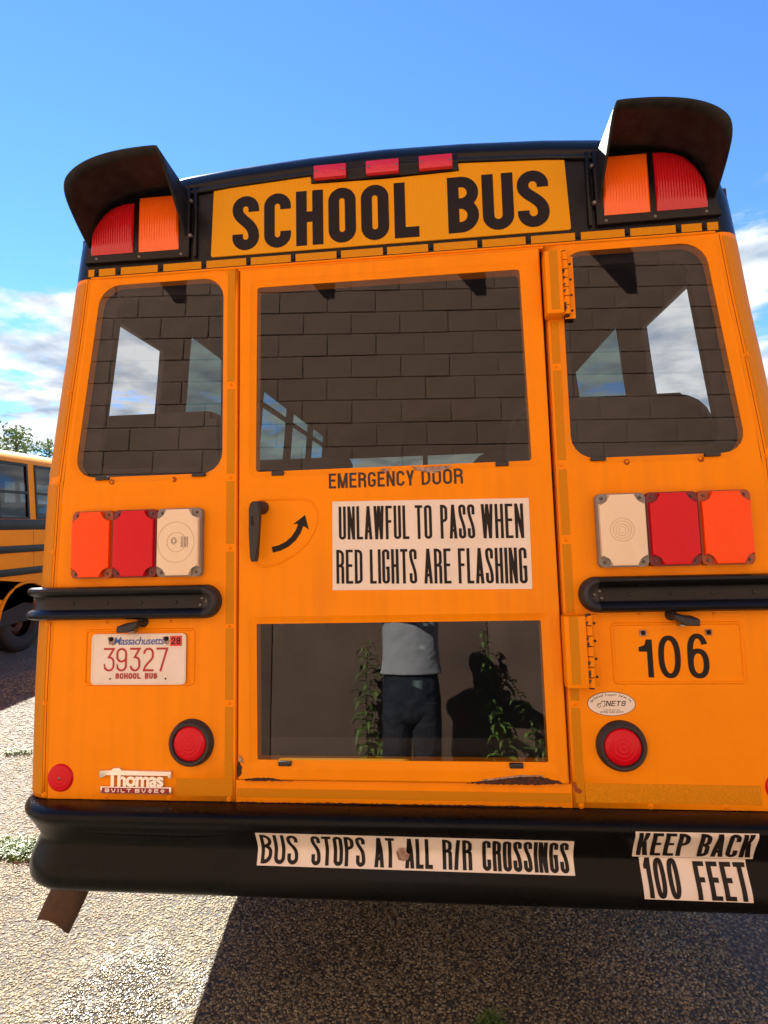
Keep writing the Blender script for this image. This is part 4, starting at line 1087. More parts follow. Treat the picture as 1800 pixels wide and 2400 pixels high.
def bumper():
    prof = smooth_profile(); n = 0
    for i in range(n - 1):
        p0 = Vector(BP[max(i - 1, 0)]); p1 = Vector(BP[i]); p2 = Vector(BP[i + 1]); p3 = Vector(BP[min(i + 2, n - 1)])
        for k in range(4):
            t = k / 4
            prof.append(0.5 * ((2 * p1) + (-p0 + p2) * t + (2 * p0 - 5 * p1 + 4 * p2 - p3) * t * t + (-p0 + 3 * p1 - 3 * p2 + p3) * t ** 3))
    r = .12; cx = .985; path = [(x, 0, 0, -1) for x in np.linspace(-cx, cx, 12)]
    right = [(cx + r * math.sin(R(a)), r * (1 - math.cos(R(a))), math.sin(R(a)), -math.cos(R(a))) for a in range(9, 91, 9)] + [(cx + r, .26, 1, 0), (cx + r, .5, 1, 0)]
    left = [(-x, y, -nx, ny) for x, y, nx, ny in right][::-1]
    path = left + path + right; verts = []; faces = []; m = len(prof)
    for x, y, nx, ny in path:
        for q in prof: verts.append((x + nx * q.x, y + ny * q.x, q.y))
    for i in range(len(path) - 1):
        for k in range(m - 1): faces.append((i * m + k, i * m + k + 1, (i + 1) * m + k + 1, (i + 1) * m + k))
    b = mesh_obj('bumper', verts, faces, M['bumper'], bus); smooth_angle(b, 50)
    # upper groove
    verts = []; faces = []
    g = [(-.93, 0), (-.90, .6), (-.84, 1), (-.6, 1.2), (-.46, .2), (-.44, 0)]
    for x, s in g:
        for k in range(7):
            z = .768 - .008 * s + .017 * s * (k / 6 - .5) * 2 * .6; pz = bp(z); verts.append((x, -pz + .002 - .004 * math.sin(math.pi * k / 6), z))
    for i in range(len(g) - 1):
        for k in range(6): faces.append((i * 7 + k, (i + 1) * 7 + k, (i + 1) * 7 + k + 1, i * 7 + k + 1))
    smooth_angle(mesh_obj('pressed_rib', verts, faces, M['bumper'], b), 60)
    return b
bump = bumper()
def zfit(zp, it=4):
    """height on the bumper face that is seen at projected height zp"""
    z = zp
    for _ in range(it): z = 1.5 - (1.5 - zp) * (1.7 - bp(z)) / 1.7
    return z
def bump_sticker(name, tl, tr, bl, br, words, d=.0012):
    """corners given as projected on y=0; words in unit coordinates (s, u0, u1, v0, v1, tx, ty)"""
    def real(p):
        z = zfit(p[1]); k = (1.7 - bp(z)) / 1.7; return (.137 + (p[0] - .137) * k, z)
    TLr, TRr, BLr, BRr = real(tl), real(tr), real(bl), real(br)
    # straight vertical lines in the real place
    xl = (TLr[0] + BLr[0]) / 2; xr = (TRr[0] + BRr[0]) / 2
    zt = lambda u: TLr[1] + (TRr[1] - TLr[1]) * u; zb = lambda u: BLr[1] + (BRr[1] - BLr[1]) * u
    def f(u, v, e=0.0):
        z = zb(u) + (zt(u) - zb(u)) * v; return (xl + (xr - xl) * u, -bp(z) - d - e, z)
    verts = []; faces = []; nu, nv = 8, 14
    for i in range(nu + 1):
        for j in range(nv + 1): verts.append(f(i / nu, j / nv))
    for i in range(nu):
        for j in range(nv): a = i * (nv + 1) + j; faces.append((a, a + nv + 1, a + nv + 2, a + 1))
    o = mesh_obj(name, verts, faces, M['white_vinyl'], bus); smooth_angle(o, 60)
    bm = bmesh.new(); k = 0
    for s, u0, u1, v0, v1, tx, ty in words:
        W_ = (u1 - u0) * (xr - xl); H_ = (v1 - v0) * (TLr[1] - BLr[1])
        for vs, fs in stroke_text(s, W_, H_, tx, ty, .20):
            vv = [bm.verts.new((u0 + a / (xr - xl), c / (TLr[1] - BLr[1]) + v0, .0008 + .00009 * (k % 7))) for a, c in vs]
            for q in fs:
                try: bm.faces.new([vv[i] for i in q])
                except ValueError: pass
            k += 1
    for cut in np.arange(.06, 1, .06):
        bmesh.ops.bisect_plane(bm, geom=bm.verts[:] + bm.edges[:] + bm.faces[:], plane_co=(0, cut, 0), plane_no=(0, 1, 0))
    for v in bm.verts:
        e = v.co.z; v.co = Vector(f(v.co.x, v.co.y, e))
    bm_obj('lettering', bm, M['ink'], o)
    return o
s1 = bump_sticker('railway_sticker', (-.426, .745), (.483, .742), (-.421, .655), (.480, .6515),
    [('BUS', .012, .135, .05, .93, .0100, .0092), ('STOPS', .178, .353, .05, .93, .0100, .0092), ('AT', .382, .447, .05, .93, .0100, .0092), ('ALL', .480, .567, .05, .93, .0100, .0092),
     ('R/R', .598, .690, .05, .93, .0100, .0092), ('CROSSINGS', .722, .985, .05, .93, .0100, .0092)])
ragged('rust_stain', [(-.005, .728), (.006, .738), (.018, .730), (.030, .716), (.020, .706), (.004, .700), (-.004, .712)], -.0505, M['primer'], s1, .004, seed=31)
s2 = bump_sticker('keep_back_sticker', (.646, .7715), (.967, .7725), (.6355, .7065), (.947, .7075), [('KEEP', .03, .455, .06, .97, .0115, .0085), ('BACK', .535, .975, .06, .97, .0115, .0085)], d=.0022)
s3 = bump_sticker('hundred_feet_sticker', (.653, .7055), (.926, .7060), (.660, .597), (.942, .596), [('100', .03, .355, .03, .99, .0115, .0095), ('FEET', .50, .985, .03, .92, .0120, .0105)])

# ------------------------------------------------------------------ tailpipe
def tailpipe():
    P0 = Vector((-.93, .46, .86)); P1 = Vector((-1.02, .15, .64)); P2 = Vector((-1.085, .07, .44))
    n = 28; verts = []; faces = []; path = [P0, P0.lerp(P1, .5), P1, P1.lerp(P2, .5), P2]; rad = [.050, .055, .058, .058, .056]
    for i, p in enumerate(path):
        t = (path[min(i + 1, 4)] - path[max(i - 1, 0)]).normalized(); a = t.cross(Vector((0, 1, 0))).normalized(); b = t.cross(a).normalized()
        for k in range(n):
            an = 2 * math.pi * k / n; q = p + (a * math.cos(an) * rad[i] + b * math.sin(an) * rad[i] * .62)
            if i == 4: q = q + t * (.020 * abs(math.cos(an)) ** 2 - .004)
            verts.append(q)
    for i in range(4):
        for k in range(n): faces.append((i * n + k, i * n + (k + 1) % n, (i + 1) * n + (k + 1) % n, (i + 1) * n + k))
    o = mesh_obj('tailpipe', verts, faces, M['exhaust'], bus); smooth_angle(o, 60)
    md = o.modifiers.new('t', 'SOLIDIFY'); md.thickness = .004
tailpipe()

# ------------------------------------------------------------------ underside, skirts, wheels, inside
def skirt(sg):
    xs = sg * 1.172
    if sg < 0: pts = [(.30, .93), (.30, .76), (.81, .61), (1.33, .48), (1.62, .45), (1.66, .60), (1.80, .84), (2.10, .96), (2.45, .93), (2.68, .76), (2.80, .45), (5.2, .45), (5.2, .95)]
    else: pts = [(.30, .93), (.30, .76), (.81, .61), (1.33, .48), (1.62, .45), (1.66, .60), (1.80, .84), (2.10, .96), (2.45, .93), (2.68, .76), (2.80, .45), (5.2, .45), (5.2, .95)]
    bm = bmesh.new(); a = [bm.verts.new((xs, y, z)) for y, z in pts]; b = [bm.verts.new((xs - sg * .02, y, z)) for y, z in pts]
    bm.faces.new(a); bm.faces.new(b[::-1])
    for i in range(len(pts)): bm.faces.new((a[i], b[i], b[(i + 1) % len(pts)], a[(i + 1) % len(pts)]))
    return bm_obj('side_skirt', bm, M['yellow'], bus, WI)
for sg in (-1, 1): skirt(sg)
box('floor', -1.12, 1.12, .10, 5.2, .98, 1.03, M['floor_in'], bus, WI)
box('underbody', -1.10, 1.10, .12, 5.2, .93, .975, M['under'], bus, WI)
for x in (-.45, .45): box('chassis_rail', x - .04, x + .04, .16, 6.2, .72, .925, M['under'], bus, WI, bev=.008)
def front_wall():
    bm = bmesh.new()
    def rect(x0, x1, z0, z1): bm.faces.new([bm.verts.new(p) for p in ((x0, 5.2, z0), (x1, 5.2, z0), (x1, 5.2, z1), (x0, 5.2, z1))])
    rect(-1.13, 1.13, .95, 1.55); bm.faces.new([bm.verts.new((x, 5.2, z)) for x, z in ((-1.1, 2.56), (-1.09, 2.76), (-.98, 2.86), (-.6, 2.96), (0, 3.0), (.6, 2.96), (.98, 2.86), (1.09, 2.76), (1.1, 2.56))]); rect(-1.13, -.95, 1.55, 2.56); rect(.95, 1.13, 1.55, 2.56); rect(-.03, .03, 1.55, 2.56)
    o = bm_obj('front_wall', bm, M['inside'], bus, WI)
    for x0, x1 in ((-.95, -.03), (.03, .95)):
        mesh_obj('windshield_pane', [(x0, 5.195, 1.55), (x1, 5.195, 1.55), (x1, 5.195, 2.56), (x0, 5.195, 2.56)], [(0, 1, 2, 3)], M['windshield'], bus, WI)
front_wall()
box('bonnet', -.85, .85, 5.22, 6.4, .75, 1.45, M['yellow'], bus, WI, bev=.12, seg=4)
# inner lining of the rear wall: narrower openings than the outer skin
def lining():
    bm = bmesh.new(); y = .055
    for sg in (-1, 1):
        S_ = lambda c: [(sg * a, b) for a, b in c]
        ring_bm(bm, [(S_([(1.06, 2.66), (.478, 2.66), (.478, 1.0), (1.11, 1.0)]), 0, y), (S_([(.925, 2.44), (.560, 2.44), (.562, 1.850), (.985, 1.850)]), .05, y), (S_([(.925, 2.44), (.560, 2.44), (.562, 1.850), (.985, 1.850)]), .05, y + .03)])
    for c in (upper, lower):
        g = grow(c, -.020)
        zt, zb = (2.66, 1.60) if c is upper else (1.60, 1.0)
        ring_bm(bm, [([(-.478, zt), (.478, zt), (.478, zb), (-.478, zb)], 0, y), (g, .01, y), (g, .01, y + .03)])
    return bm_obj('rear_lining', bm, M['inside'], bus, recalc=False)
lining()

def seat(x0, x1, y):
    s = empty('bus_seat', ((x0 + x1) / 2, y, 1.03), WI, bus)
    bm = bmesh.new(); pts = rrect(x0, x1, 1.36, 2.165, .03 if x0 < 0 else .12, 5)
    a = [bm.verts.new((x, y, z)) for x, z in pts]; b = [bm.verts.new((x, y + .09, z)) for x, z in pts]
    f = bm.faces.new(a); f2 = bm.faces.new(b[::-1])
    for i in range(len(pts)): bm.faces.new((a[i], b[i], b[(i + 1) % len(pts)], a[(i + 1) % len(pts)]))
    bmesh.ops.bevel(bm, geom=list(f.edges) + list(f2.edges), offset=.025, segments=3, affect='EDGES')
    o = smooth_angle(bm_obj('backrest', bm, M['seat'], s, WI))
    c = box('cushion', x0, x1, y + .08, y + .48, 1.42, 1.52, M['seat'], s, WI, bev=.03, seg=3)
    l = box('leg', (x0 + x1) / 2 - .02, (x0 + x1) / 2 + .02, y + .15, y + .19, 1.03, 1.42, M['under'], s, WI)
    l2 = box('leg', (x0 + x1) / 2 - .02, (x0 + x1) / 2 + .02, y + .40, y + .44, 1.03, 1.42, M['under'], s, WI)
    return s, (o, c, l, l2)
for x0, x1 in ((-1.135, -.30), (.30, 1.11)):
    s, parts = seat(x0, x1, .45)
    seat(x0 if x0 < 0 else .40, -.65 if x0 < 0 else x1, .335 if x0 < 0 else .42)
    for p in parts: p.matrix_basis = Matrix.Translation((0, .74, 1.03)) @ Matrix.Diagonal((1, 1, .93, 1)) @ Matrix.Translation((0, 0, -1.03)) @ PW[p.name]
    s.matrix_basis = Matrix.Translation(((x0 + x1) / 2, 1.19, 1.03))
    for p in parts: p.matrix_parent_inverse = s.matrix_basis.inverted()
    for k in range(2, 6):
        c = s.copy(); COL.objects.link(c); c.parent = bus; mw = WI @ Matrix.Translation(((x0 + x1) / 2, .45 + .74 * k, 1.03)); c.matrix_parent_inverse = PW[bus.name].inverted(); c.matrix_basis = mw; PW[c.name] = mw
        for p in parts:
            d = p.copy(); COL.objects.link(d); d.parent = c; d.matrix_parent_inverse = mw.inverted(); d.matrix_basis = Matrix.Translation((0, .74 * k, 1.03)) @ Matrix.Diagonal((1, 1, .93, 1)) @ Matrix.Translation((0, 0, -1.03)) @ PW[p.name]

def wheel(x, y, r, w, parent, hubm, name='wheel'):
    sg = 1 if x > 0 else -1
    prof = [(r * .50, w * .30), (r * .60, w * .5), (r * .85, w * .52), (r * .95, w * .46), (r, w * .36), (r, -w * .36), (r * .95, -w * .46), (r * .85, -w * .52), (r * .60, -w * .5), (r * .5, -w * .3)]
    n = 40; verts = []; faces = []
    for rr, xx in prof:
        for k in range(n): verts.append((x + xx, y + rr * math.cos(2 * math.pi * k / n), r + rr * math.sin(2 * math.pi * k / n)))
    for i in range(len(prof) - 1):
        for k in range(n): faces.append((i * n + k, i * n + (k + 1) % n, (i + 1) * n + (k + 1) % n, (i + 1) * n + k))
    t = mesh_obj(name, verts, faces, M['tyre'], parent, WI, (x, y, r)); smooth_angle(t, 40)
    verts = []; faces = []; hp_ = [(0, .10), (r * .14, .10), (r * .17, .03), (r * .33, -.01), (r * .42, .05), (r * .50, .06), (r * .53, .09)]
    for rr, xx in hp_:
        for k in range(n): verts.append((x + (w * .25 - .06 + xx) * sg, y + rr * math.cos(2 * math.pi * k / n), r + rr * math.sin(2 * math.pi * k / n)))
    for i in range(len(hp_) - 1):
        for k in range(n): faces.append((i * n + k, i * n + (k + 1) % n, (i + 1) * n + (k + 1) % n, (i + 1) * n + k))
    h_ = mesh_obj('rim', verts, faces, hubm, t, WI, (x, y, r)); smooth_angle(h_, 40)
    return t
for x in (-1.02, -.74, .74, 1.02): wheel(x, 2.2, .41, .22, bus, M['hub'])
for x in (-.98, .98): wheel(x, 5.6, .41, .24, bus, M['hub'])

# ------------------------------------------------------------------ the neighbouring bus
def bus2():
    X = -6.1; Y0, Y1 = .8, 11.6
    b = tag(empty('school_bus', (X - 1.2, (Y0 + Y1) / 2, 0)), 'second school bus parked at the far left edge, with dark side windows', 'school bus')
    # side skin: profile (x offset inward, z)
    prof = [(0, .62), (0, 1.825), (.0, 1.99), (.035, 2.84), (.05, 2.88), (.11, 2.955), (.24, 3.03), (.55, 3.085), (1.2, 3.11)]
    full = prof + [(2.4 - a, z) for a, z in prof[-2::-1]]
    ww, pw = .615, .14; ys = [Y0]; y = 6.48 + pw / 2 + .0
    starts = [6.62 + k * (ww + pw) for k in range(-8, 6)]
    cols = [Y0]
    for s_ in starts:
        if s_ > Y0 + .2 and s_ + ww < Y1 - .2: cols += [s_, s_ + ww]
    cols.append(Y1)
    arch = (6.4, .56, .45)
    verts = []; faces = []; n = len(full)
    for yy in cols:
        for a, z in full: verts.append((X - a, yy, z))
    for c in range(len(cols) - 1):
        for i in range(1, n - 1):
            if c % 2 == 1 and i in (2, n - 4): continue
            if i == 0: continue
            faces.append((c * n + i, (c + 1) * n + i, (c + 1) * n + i + 1, c * n + i + 1))
    for c in (0, len(cols) - 1): faces.append(tuple(c * n + i for i in range(1, n - 1)))
    body = mesh_obj('body', verts, faces, M['bus2_yellow'], b, WI); smooth_angle(body, 40)
    # lower side with wheel arch
    ax, az, ar = 6.4, .45, .585
    pts = [(Y0, 1.825), (Y0, .62), (ax - ar, .62)] + [(ax - ar * math.cos(R(a)), az + ar * math.sin(R(a))) for a in range(18, 163, 9)] + [(ax + ar, .62), (Y1, .62), (Y1, 1.825)]
    bm = bmesh.new(); a_ = [bm.verts.new((X, y, z)) for y, z in pts]; c_ = [bm.verts.new((X - .03, y, z)) for y, z in pts]; f1 = bm.faces.new(a_); f2 = bm.faces.new(c_[::-1])
    for i in range(len(pts)): bm.faces.new((a_[i], c_[i], c_[(i + 1) % len(pts)], a_[(i + 1) % len(pts)]))
    bmesh.ops.triangulate(bm, faces=[f1, f2]); bm_obj('lower_side', bm, M['bus2_yellow'], b, WI)
    tube('arch_trim', [(X + .01, ax - ar * math.cos(R(a)), az + ar * math.sin(R(a))) for a in range(10, 171, 8)], .022, M['bus2_yellow'], b, WI, n=8)
    box('wheel_well', X - .9, X - .03, ax - .62, ax + .62, .45, 1.1, M['under'], b, WI)
    bpy.data.objects['wheel_well'].data.flip_normals()
    box('window_band', X - .004, X + .010, Y0 + .1, Y1 - .1, 1.828, 1.985, M['black'], b, WI, bev=.004)
    for z in (1.49, 1.155):
        if z > 1.3: box('side_rail', X - .004, X + .032, Y0, Y1, z, z + .105, M['black'], b, WI, bev=.012)
        else:
            box('side_rail', X - .004, X + .032, Y0, Y1, z, z + .105, M['black'], b, WI, bev=.012)
    fx = lambda z: X - .035 * (z - 1.99) / .85
    w0 = None
    for i in range(1, len(cols) - 1, 2):
        y0, y1 = cols[i], cols[i + 1]
        bm = bmesh.new()
        def q(ya, yb, za, zb, d=.012, t=.035):
            v = [bm.verts.new((fx(z) - d + (t if k else 0) - .012, y, z)) for k in (0, 1) for y, z in ((ya, za), (yb, za), (yb, zb), (ya, zb))]
            for f in ((0, 1, 2, 3), (4, 5, 6, 7), (0, 1, 5, 4), (1, 2, 6, 5), (2, 3, 7, 6), (3, 0, 4, 7)): bm.faces.new([v[j] for j in f])
        q(y0, y0 + .035, 1.99, 2.84); q(y1 - .035, y1, 1.99, 2.84); q(y0 + .036, y1 - .036, 1.99, 2.02); q(y0 + .036, y1 - .036, 2.80, 2.84); q(y0 + .036, y1 - .036, 2.375, 2.41)
        w = bm_obj('window', bm, M['black'], b, WI)
        mesh_obj('pane', [(fx(2.0) - .012, y0 + .03, 2.0), (fx(2.0) - .012, y1 - .03, 2.0), (fx(2.82) - .012, y1 - .03, 2.82), (fx(2.82) - .012, y0 + .03, 2.82)], [(0, 1, 2, 3)], M['bus2_glass'], w, WI)
    for yy in (6.55, 4.0, 8.9):
        box('panel_seam', X - .002, X + .0015, yy, yy + .006, 1.2, 1.82, M['seam'], b, WI)
    # dark interior
    box('cabin_floor', X - 2.3, X - .06, Y0 + .1, Y1 - .1, 1.05, 1.1, M['floor_in'], b, WI)
    for k in range(12):
        box('bus_seat', X - 1.0, X - .12, 2.0 + k * .75, 2.1 + k * .75, 1.5, 2.26, M['seat'], b, WI, bev=.03)
    wheel(X - .19, 6.4, .44, .25, b, M['hub']); wheel(X - 2.2, 6.4, .44, .25, b, M['hub'])
    wheel(X - .19, 1.9, .44, .25, b, M['hub']) if False else None
    box('chassis', X - 1.7, X - .7, Y0 + .3, Y1, .55, 1.0, M['under'], b, WI)
bus2()

# ------------------------------------------------------------------ block wall behind the viewer
YAWW = R(5); DW = 2.705
WM = Matrix((( math.cos(YAWW), -math.sin(YAWW) * -1 * -1, 0, 0), (-math.sin(YAWW), -math.cos(YAWW), 0, 0), (0, 0, 1, 0), (0, 0, 0, 1)))
# local axes: u along the wall, v out of the wall towards the buses, z up
_u = Vector((math.cos(YAWW), -math.sin(YAWW), 0)); _n = Vector((math.sin(YAWW), math.cos(YAWW), 0)); _o = -DW * _n
WM = Matrix(((_u.x, _n.x, 0, _o.x), (_u.y, _n.y, 0, _o.y), (0, 0, 1, 0), (0, 0, 0, 1)))
def wall():
    w = tag(empty('block_wall', (0, 0, 0), WM), 'brown painted concrete block wall on a concrete base, seen mirrored in the bus windows', 'wall')
    core = box('mortar', -9, 9, -.19, -.0060, 1.434, 5.60, M['mortar'], w, WM)
    # concrete base cast in panels
    js = [-9, -6.5, -4.1, -2.55, -.93, .72, 2.35, 4.0, 6.4, 9]
    for a, b in zip(js, js[1:]): box('concrete_panel', a + .004, b - .004, -.19, .012, -.3, 1.430, M['foundation'], w, WM, bev=.004)
    box('panel_backing', -9, 9, -.18, .002, -.3, 1.428, M['mortar'], w, WM)
    pw_, ph = .411, .1986
    vs_, fs_ = [], []
    proto = []
    for k in range(6):
        bm = bmesh.new(); rr = random.Random(k)
        bm_box(bm, 0, pw_ - .0075, -.10, 0, 0, ph - .0075, .0035, 1)
        for v in bm.verts: v.co += Vector((rr.uniform(-.0012, .0012), rr.uniform(-.001, .001), rr.uniform(-.0012, .0012)))
        me = bpy.data.meshes.new('block'); bmesh.ops.recalc_face_normals(bm, faces=bm.faces); bm.to_mesh(me); bm.free(); me.materials.append(M['block']); proto.append(me)
    sv, sf = [], []
    for r_ in range(-7, 14):
        z = 2.824 + ph * r_; off = -.105 if r_ % 2 == 0 else .1005
        for c in range(-22, 22):
            u = off + pw_ * c + .004
            if u < -9 or u > 8.6: continue
            d = random.uniform(-.0015, .002); me = random.choice(proto)
            if abs(u + .2) < 2.68:
                o = bpy.data.objects.new('block', me); link(o, w, WM, (u, d, z + .004))
            else:
                b0 = len(sv); sv += [(v.co.x + u, v.co.y + d, v.co.z + z + .004) for v in me.vertices]; sf += [tuple(b0 + i for i in p.vertices) for p in me.polygons]
    o = mesh_obj('far_blocks', sv, sf, M['block'], w, WM); o['kind'] = 'stuff'
    box('coping', -9, 9, -.22, .02, 5.605, 5.70, M['beam'], w, WM, bev=.01)
    for k in range(-5, 6):
        u = .22 + k * 1.30
        box('beam', u - .045, u + .045, -.01, .70, 4.93, 5.34, M['beam'], w, WM, bev=.004)
wall()

# ------------------------------------------------------------------ weeds at the foot of the wall
def weed(x, y, h, label, seed, lean=(0, 0), leafn=60, lsize=.10, start=.1):
    rr = random.Random(seed)
    w = tag(empty('tall_weed', (x, y, 0)), label, 'weed', 'tall weeds along the foot of the block wall')
    pts = [Vector((x + lean[0] * t * t + .015 * math.sin(5 * t + seed), y + lean[1] * t * t + .012 * math.cos(6 * t), h * t)) for t in [k / 10 for k in range(11)]]
    tube('stem', pts, [.006 * (1 - .7 * k / 10) for k in range(11)], M['stem'], w, WI, n=6)
    verts = []; faces = []
    for k in range(leafn):
        t = start + (1 - start) * (k / leafn); p = pts[min(9, int(t * 10))].lerp(pts[min(10, int(t * 10) + 1)], (t * 10) % 1) + (Vector((rr.uniform(-.05, .05), rr.uniform(-.03, .03), rr.uniform(-.02, .05))) if k % 3 == 0 else Vector((0, 0, 0)))
        a = k * 2.4 + rr.uniform(-.4, .4); L_ = lsize * (1.05 - .55 * t) * rr.uniform(.4, 1.3); wd = L_ * rr.uniform(.11, .20)
        d = Vector((math.cos(a), math.sin(a), 0)); side = Vector((-d.y, d.x, 0)); up = rr.uniform(.1, .7)
        c = [p, p + d * L_ * .4 + Vector((0, 0, L_ * .25 * up)), p + d * L_ * .75 + Vector((0, 0, L_ * .05)), p + d * L_ + Vector((0, 0, -L_ * .35))]
        b0 = len(verts); ws = (.3, 1, .8, .05)
        for q, s_ in zip(c, ws): verts += [q - side * wd * s_, q + Vector((0, 0, -wd * .4 * s_)), q + side * wd * s_]
        for i in range(3): faces += [(b0 + 3 * i, b0 + 3 * i + 1, b0 + 3 * i + 4, b0 + 3 * i + 3), (b0 + 3 * i + 1, b0 + 3 * i + 2, b0 + 3 * i + 5, b0 + 3 * i + 4)]
    mesh_obj('foliage', verts, faces, M['leaf'], w, WI)
weed(-.42, -2.50, 1.28, 'tall leafy weed standing just left of the man in the reflection', 1, (.02, 0), 130, .15)
weed(-.33, -2.42, .62, 'short leafy weed beside the man\'s leg in the reflection', 2, (.06, .02), 60, .13)
weed(.48, -2.58, 1.36, 'tallest weed to the right of the man, against the block wall', 3, (-.06, .0), 120, .15)
weed(.56, -2.46, .85, 'drooping bright green weed below the tallest one at the right', 4, (-.08, .05), 60, .16)
weed(.82, -2.52, 1.02, 'thin dark weed leaning left at the far right of the lower door window', 5, (-.20, .0), 110, .12)
weed(1.00, -2.45, .70, 'low bushy weed at the right end of the row by the wall', 6, (-.10, .02), 90, .13)

def grass(name, cx, cy, rx, ry, n, h, label, seed):
    rr = random.Random(seed); verts = []; faces = []
    for k in range(n):
        a = rr.uniform(0, 6.283); q = rr.random() ** .6; x = cx + rx * q * math.cos(a); y = cy + ry * q * math.sin(a)
        hh = h * rr.uniform(.4, 1.1); w_ = rr.uniform(.0015, .003) * (1 + h * 4); b = rr.uniform(0, 6.283); d = Vector((math.cos(b), math.sin(b), 0)); s_ = Vector((-d.y, d.x, 0)) * w_
        p = Vector((x, y, 0)); m = p + d * hh * .25 + Vector((0, 0, hh * .7)); t = p + d * hh * rr.uniform(.5, 1.0) + Vector((0, 0, hh * rr.uniform(.6, 1)))
        b0 = len(verts); verts += [p - s_, p + s_, m + s_ * .7, m - s_ * .7, t]; faces += [(b0, b0 + 1, b0 + 2, b0 + 3), (b0 + 3, b0 + 2, b0 + 4)]
    o = mesh_obj(name, verts, faces, M['grass'], None, WI); tag(o, label, 'grass', None, 'stuff'); return o
grass('grass', -2.20, 1.30, .42, .10, 1500, .055, 'strip of short green grass growing through the gravel left of the bumper', 1)
grass('grass', .27, .335, .055, .045, 260, .06, 'small grass tuft at the bottom edge of the picture below the bumper', 2)
grass('grass', .60, .29, .085, .03, 260, .045, 'two grass sprigs at the bottom edge near the right corner', 3)
grass('grass', -3.55, 3.45, .18, .06, 160, .05, 'sparse green sprigs in the sunlit gravel beside the shadow of the second bus', 4)
grass('grass', -3.25, 2.6, .12, .05, 120, .05, 'small green sprigs in the sunlit gravel at the left edge', 5)
grass('grass', .1, -2.55, 1.4, .12, 1800, .12, 'rough grass along the foot of the block wall', 6)

# ------------------------------------------------------------------ tree tops behind the second bus
def tree(x, y, h, cr, cz, label, seed, nl=900):
    rr = random.Random(seed); T = tag(empty('tree', (x, y, 0)), label, 'tree', 'small trees beyond the second bus')
    tr = [Vector((x, y, 0)), Vector((x + .1, y, h * .35)), Vector((x + .02, y, h * .7)), Vector((x, y, h * .97))]
    tube('trunk', tr, [.14, .11, .07, .02], M['bark'], T, WI, n=8)
    verts = []; faces = []; tips = []
    for k in range(34):
        z = cz + (h - cz) * (k / 34) ** .9; a = k * 2.4; L_ = cr * (1.1 - .75 * (z - cz) / (h - cz)) * rr.uniform(.6, 1.1)
        p0 = Vector((x, y, z - .1)); p1 = p0 + Vector((math.cos(a) * L_, math.sin(a) * L_, L_ * .55))
        tube('limb', [p0, p0.lerp(p1, .5) + Vector((0, 0, -.05)), p1], [.025, .015, .006], M['bark'], T, WI, n=5)
        for j in range(nl // 34):
            t = rr.uniform(.35, 1.05); c = p0.lerp(p1, t) + Vector((rr.gauss(0, .13), rr.gauss(0, .13), rr.gauss(0, .12)))
            s_ = rr.uniform(.045, .10); e = Vector((rr.uniform(-1, 1), rr.uniform(-1, 1), rr.uniform(-1, 1))).normalized(); f = e.cross(Vector((rr.uniform(-1, 1), rr.uniform(-1, 1), rr.uniform(-1, 1)))).normalized()
            b0 = len(verts); verts += [c - e * s_, c + f * s_ * .5, c + e * s_, c - f * s_ * .5]; faces.append((b0, b0 + 1, b0 + 2, b0 + 3))
    mesh_obj('crown', verts, faces, M['tree_leaf'], T, WI)
tree(-17.05, 20, 6.2, 1.05, 4.1, 'taller leafy tree top rising over the roof of the second bus at the left edge', 1, 1150)
tree(-15.75, 20.2, 5.55, .75, 3.9, 'lower leafy tree top between the taller tree and the big bus', 2, 560)

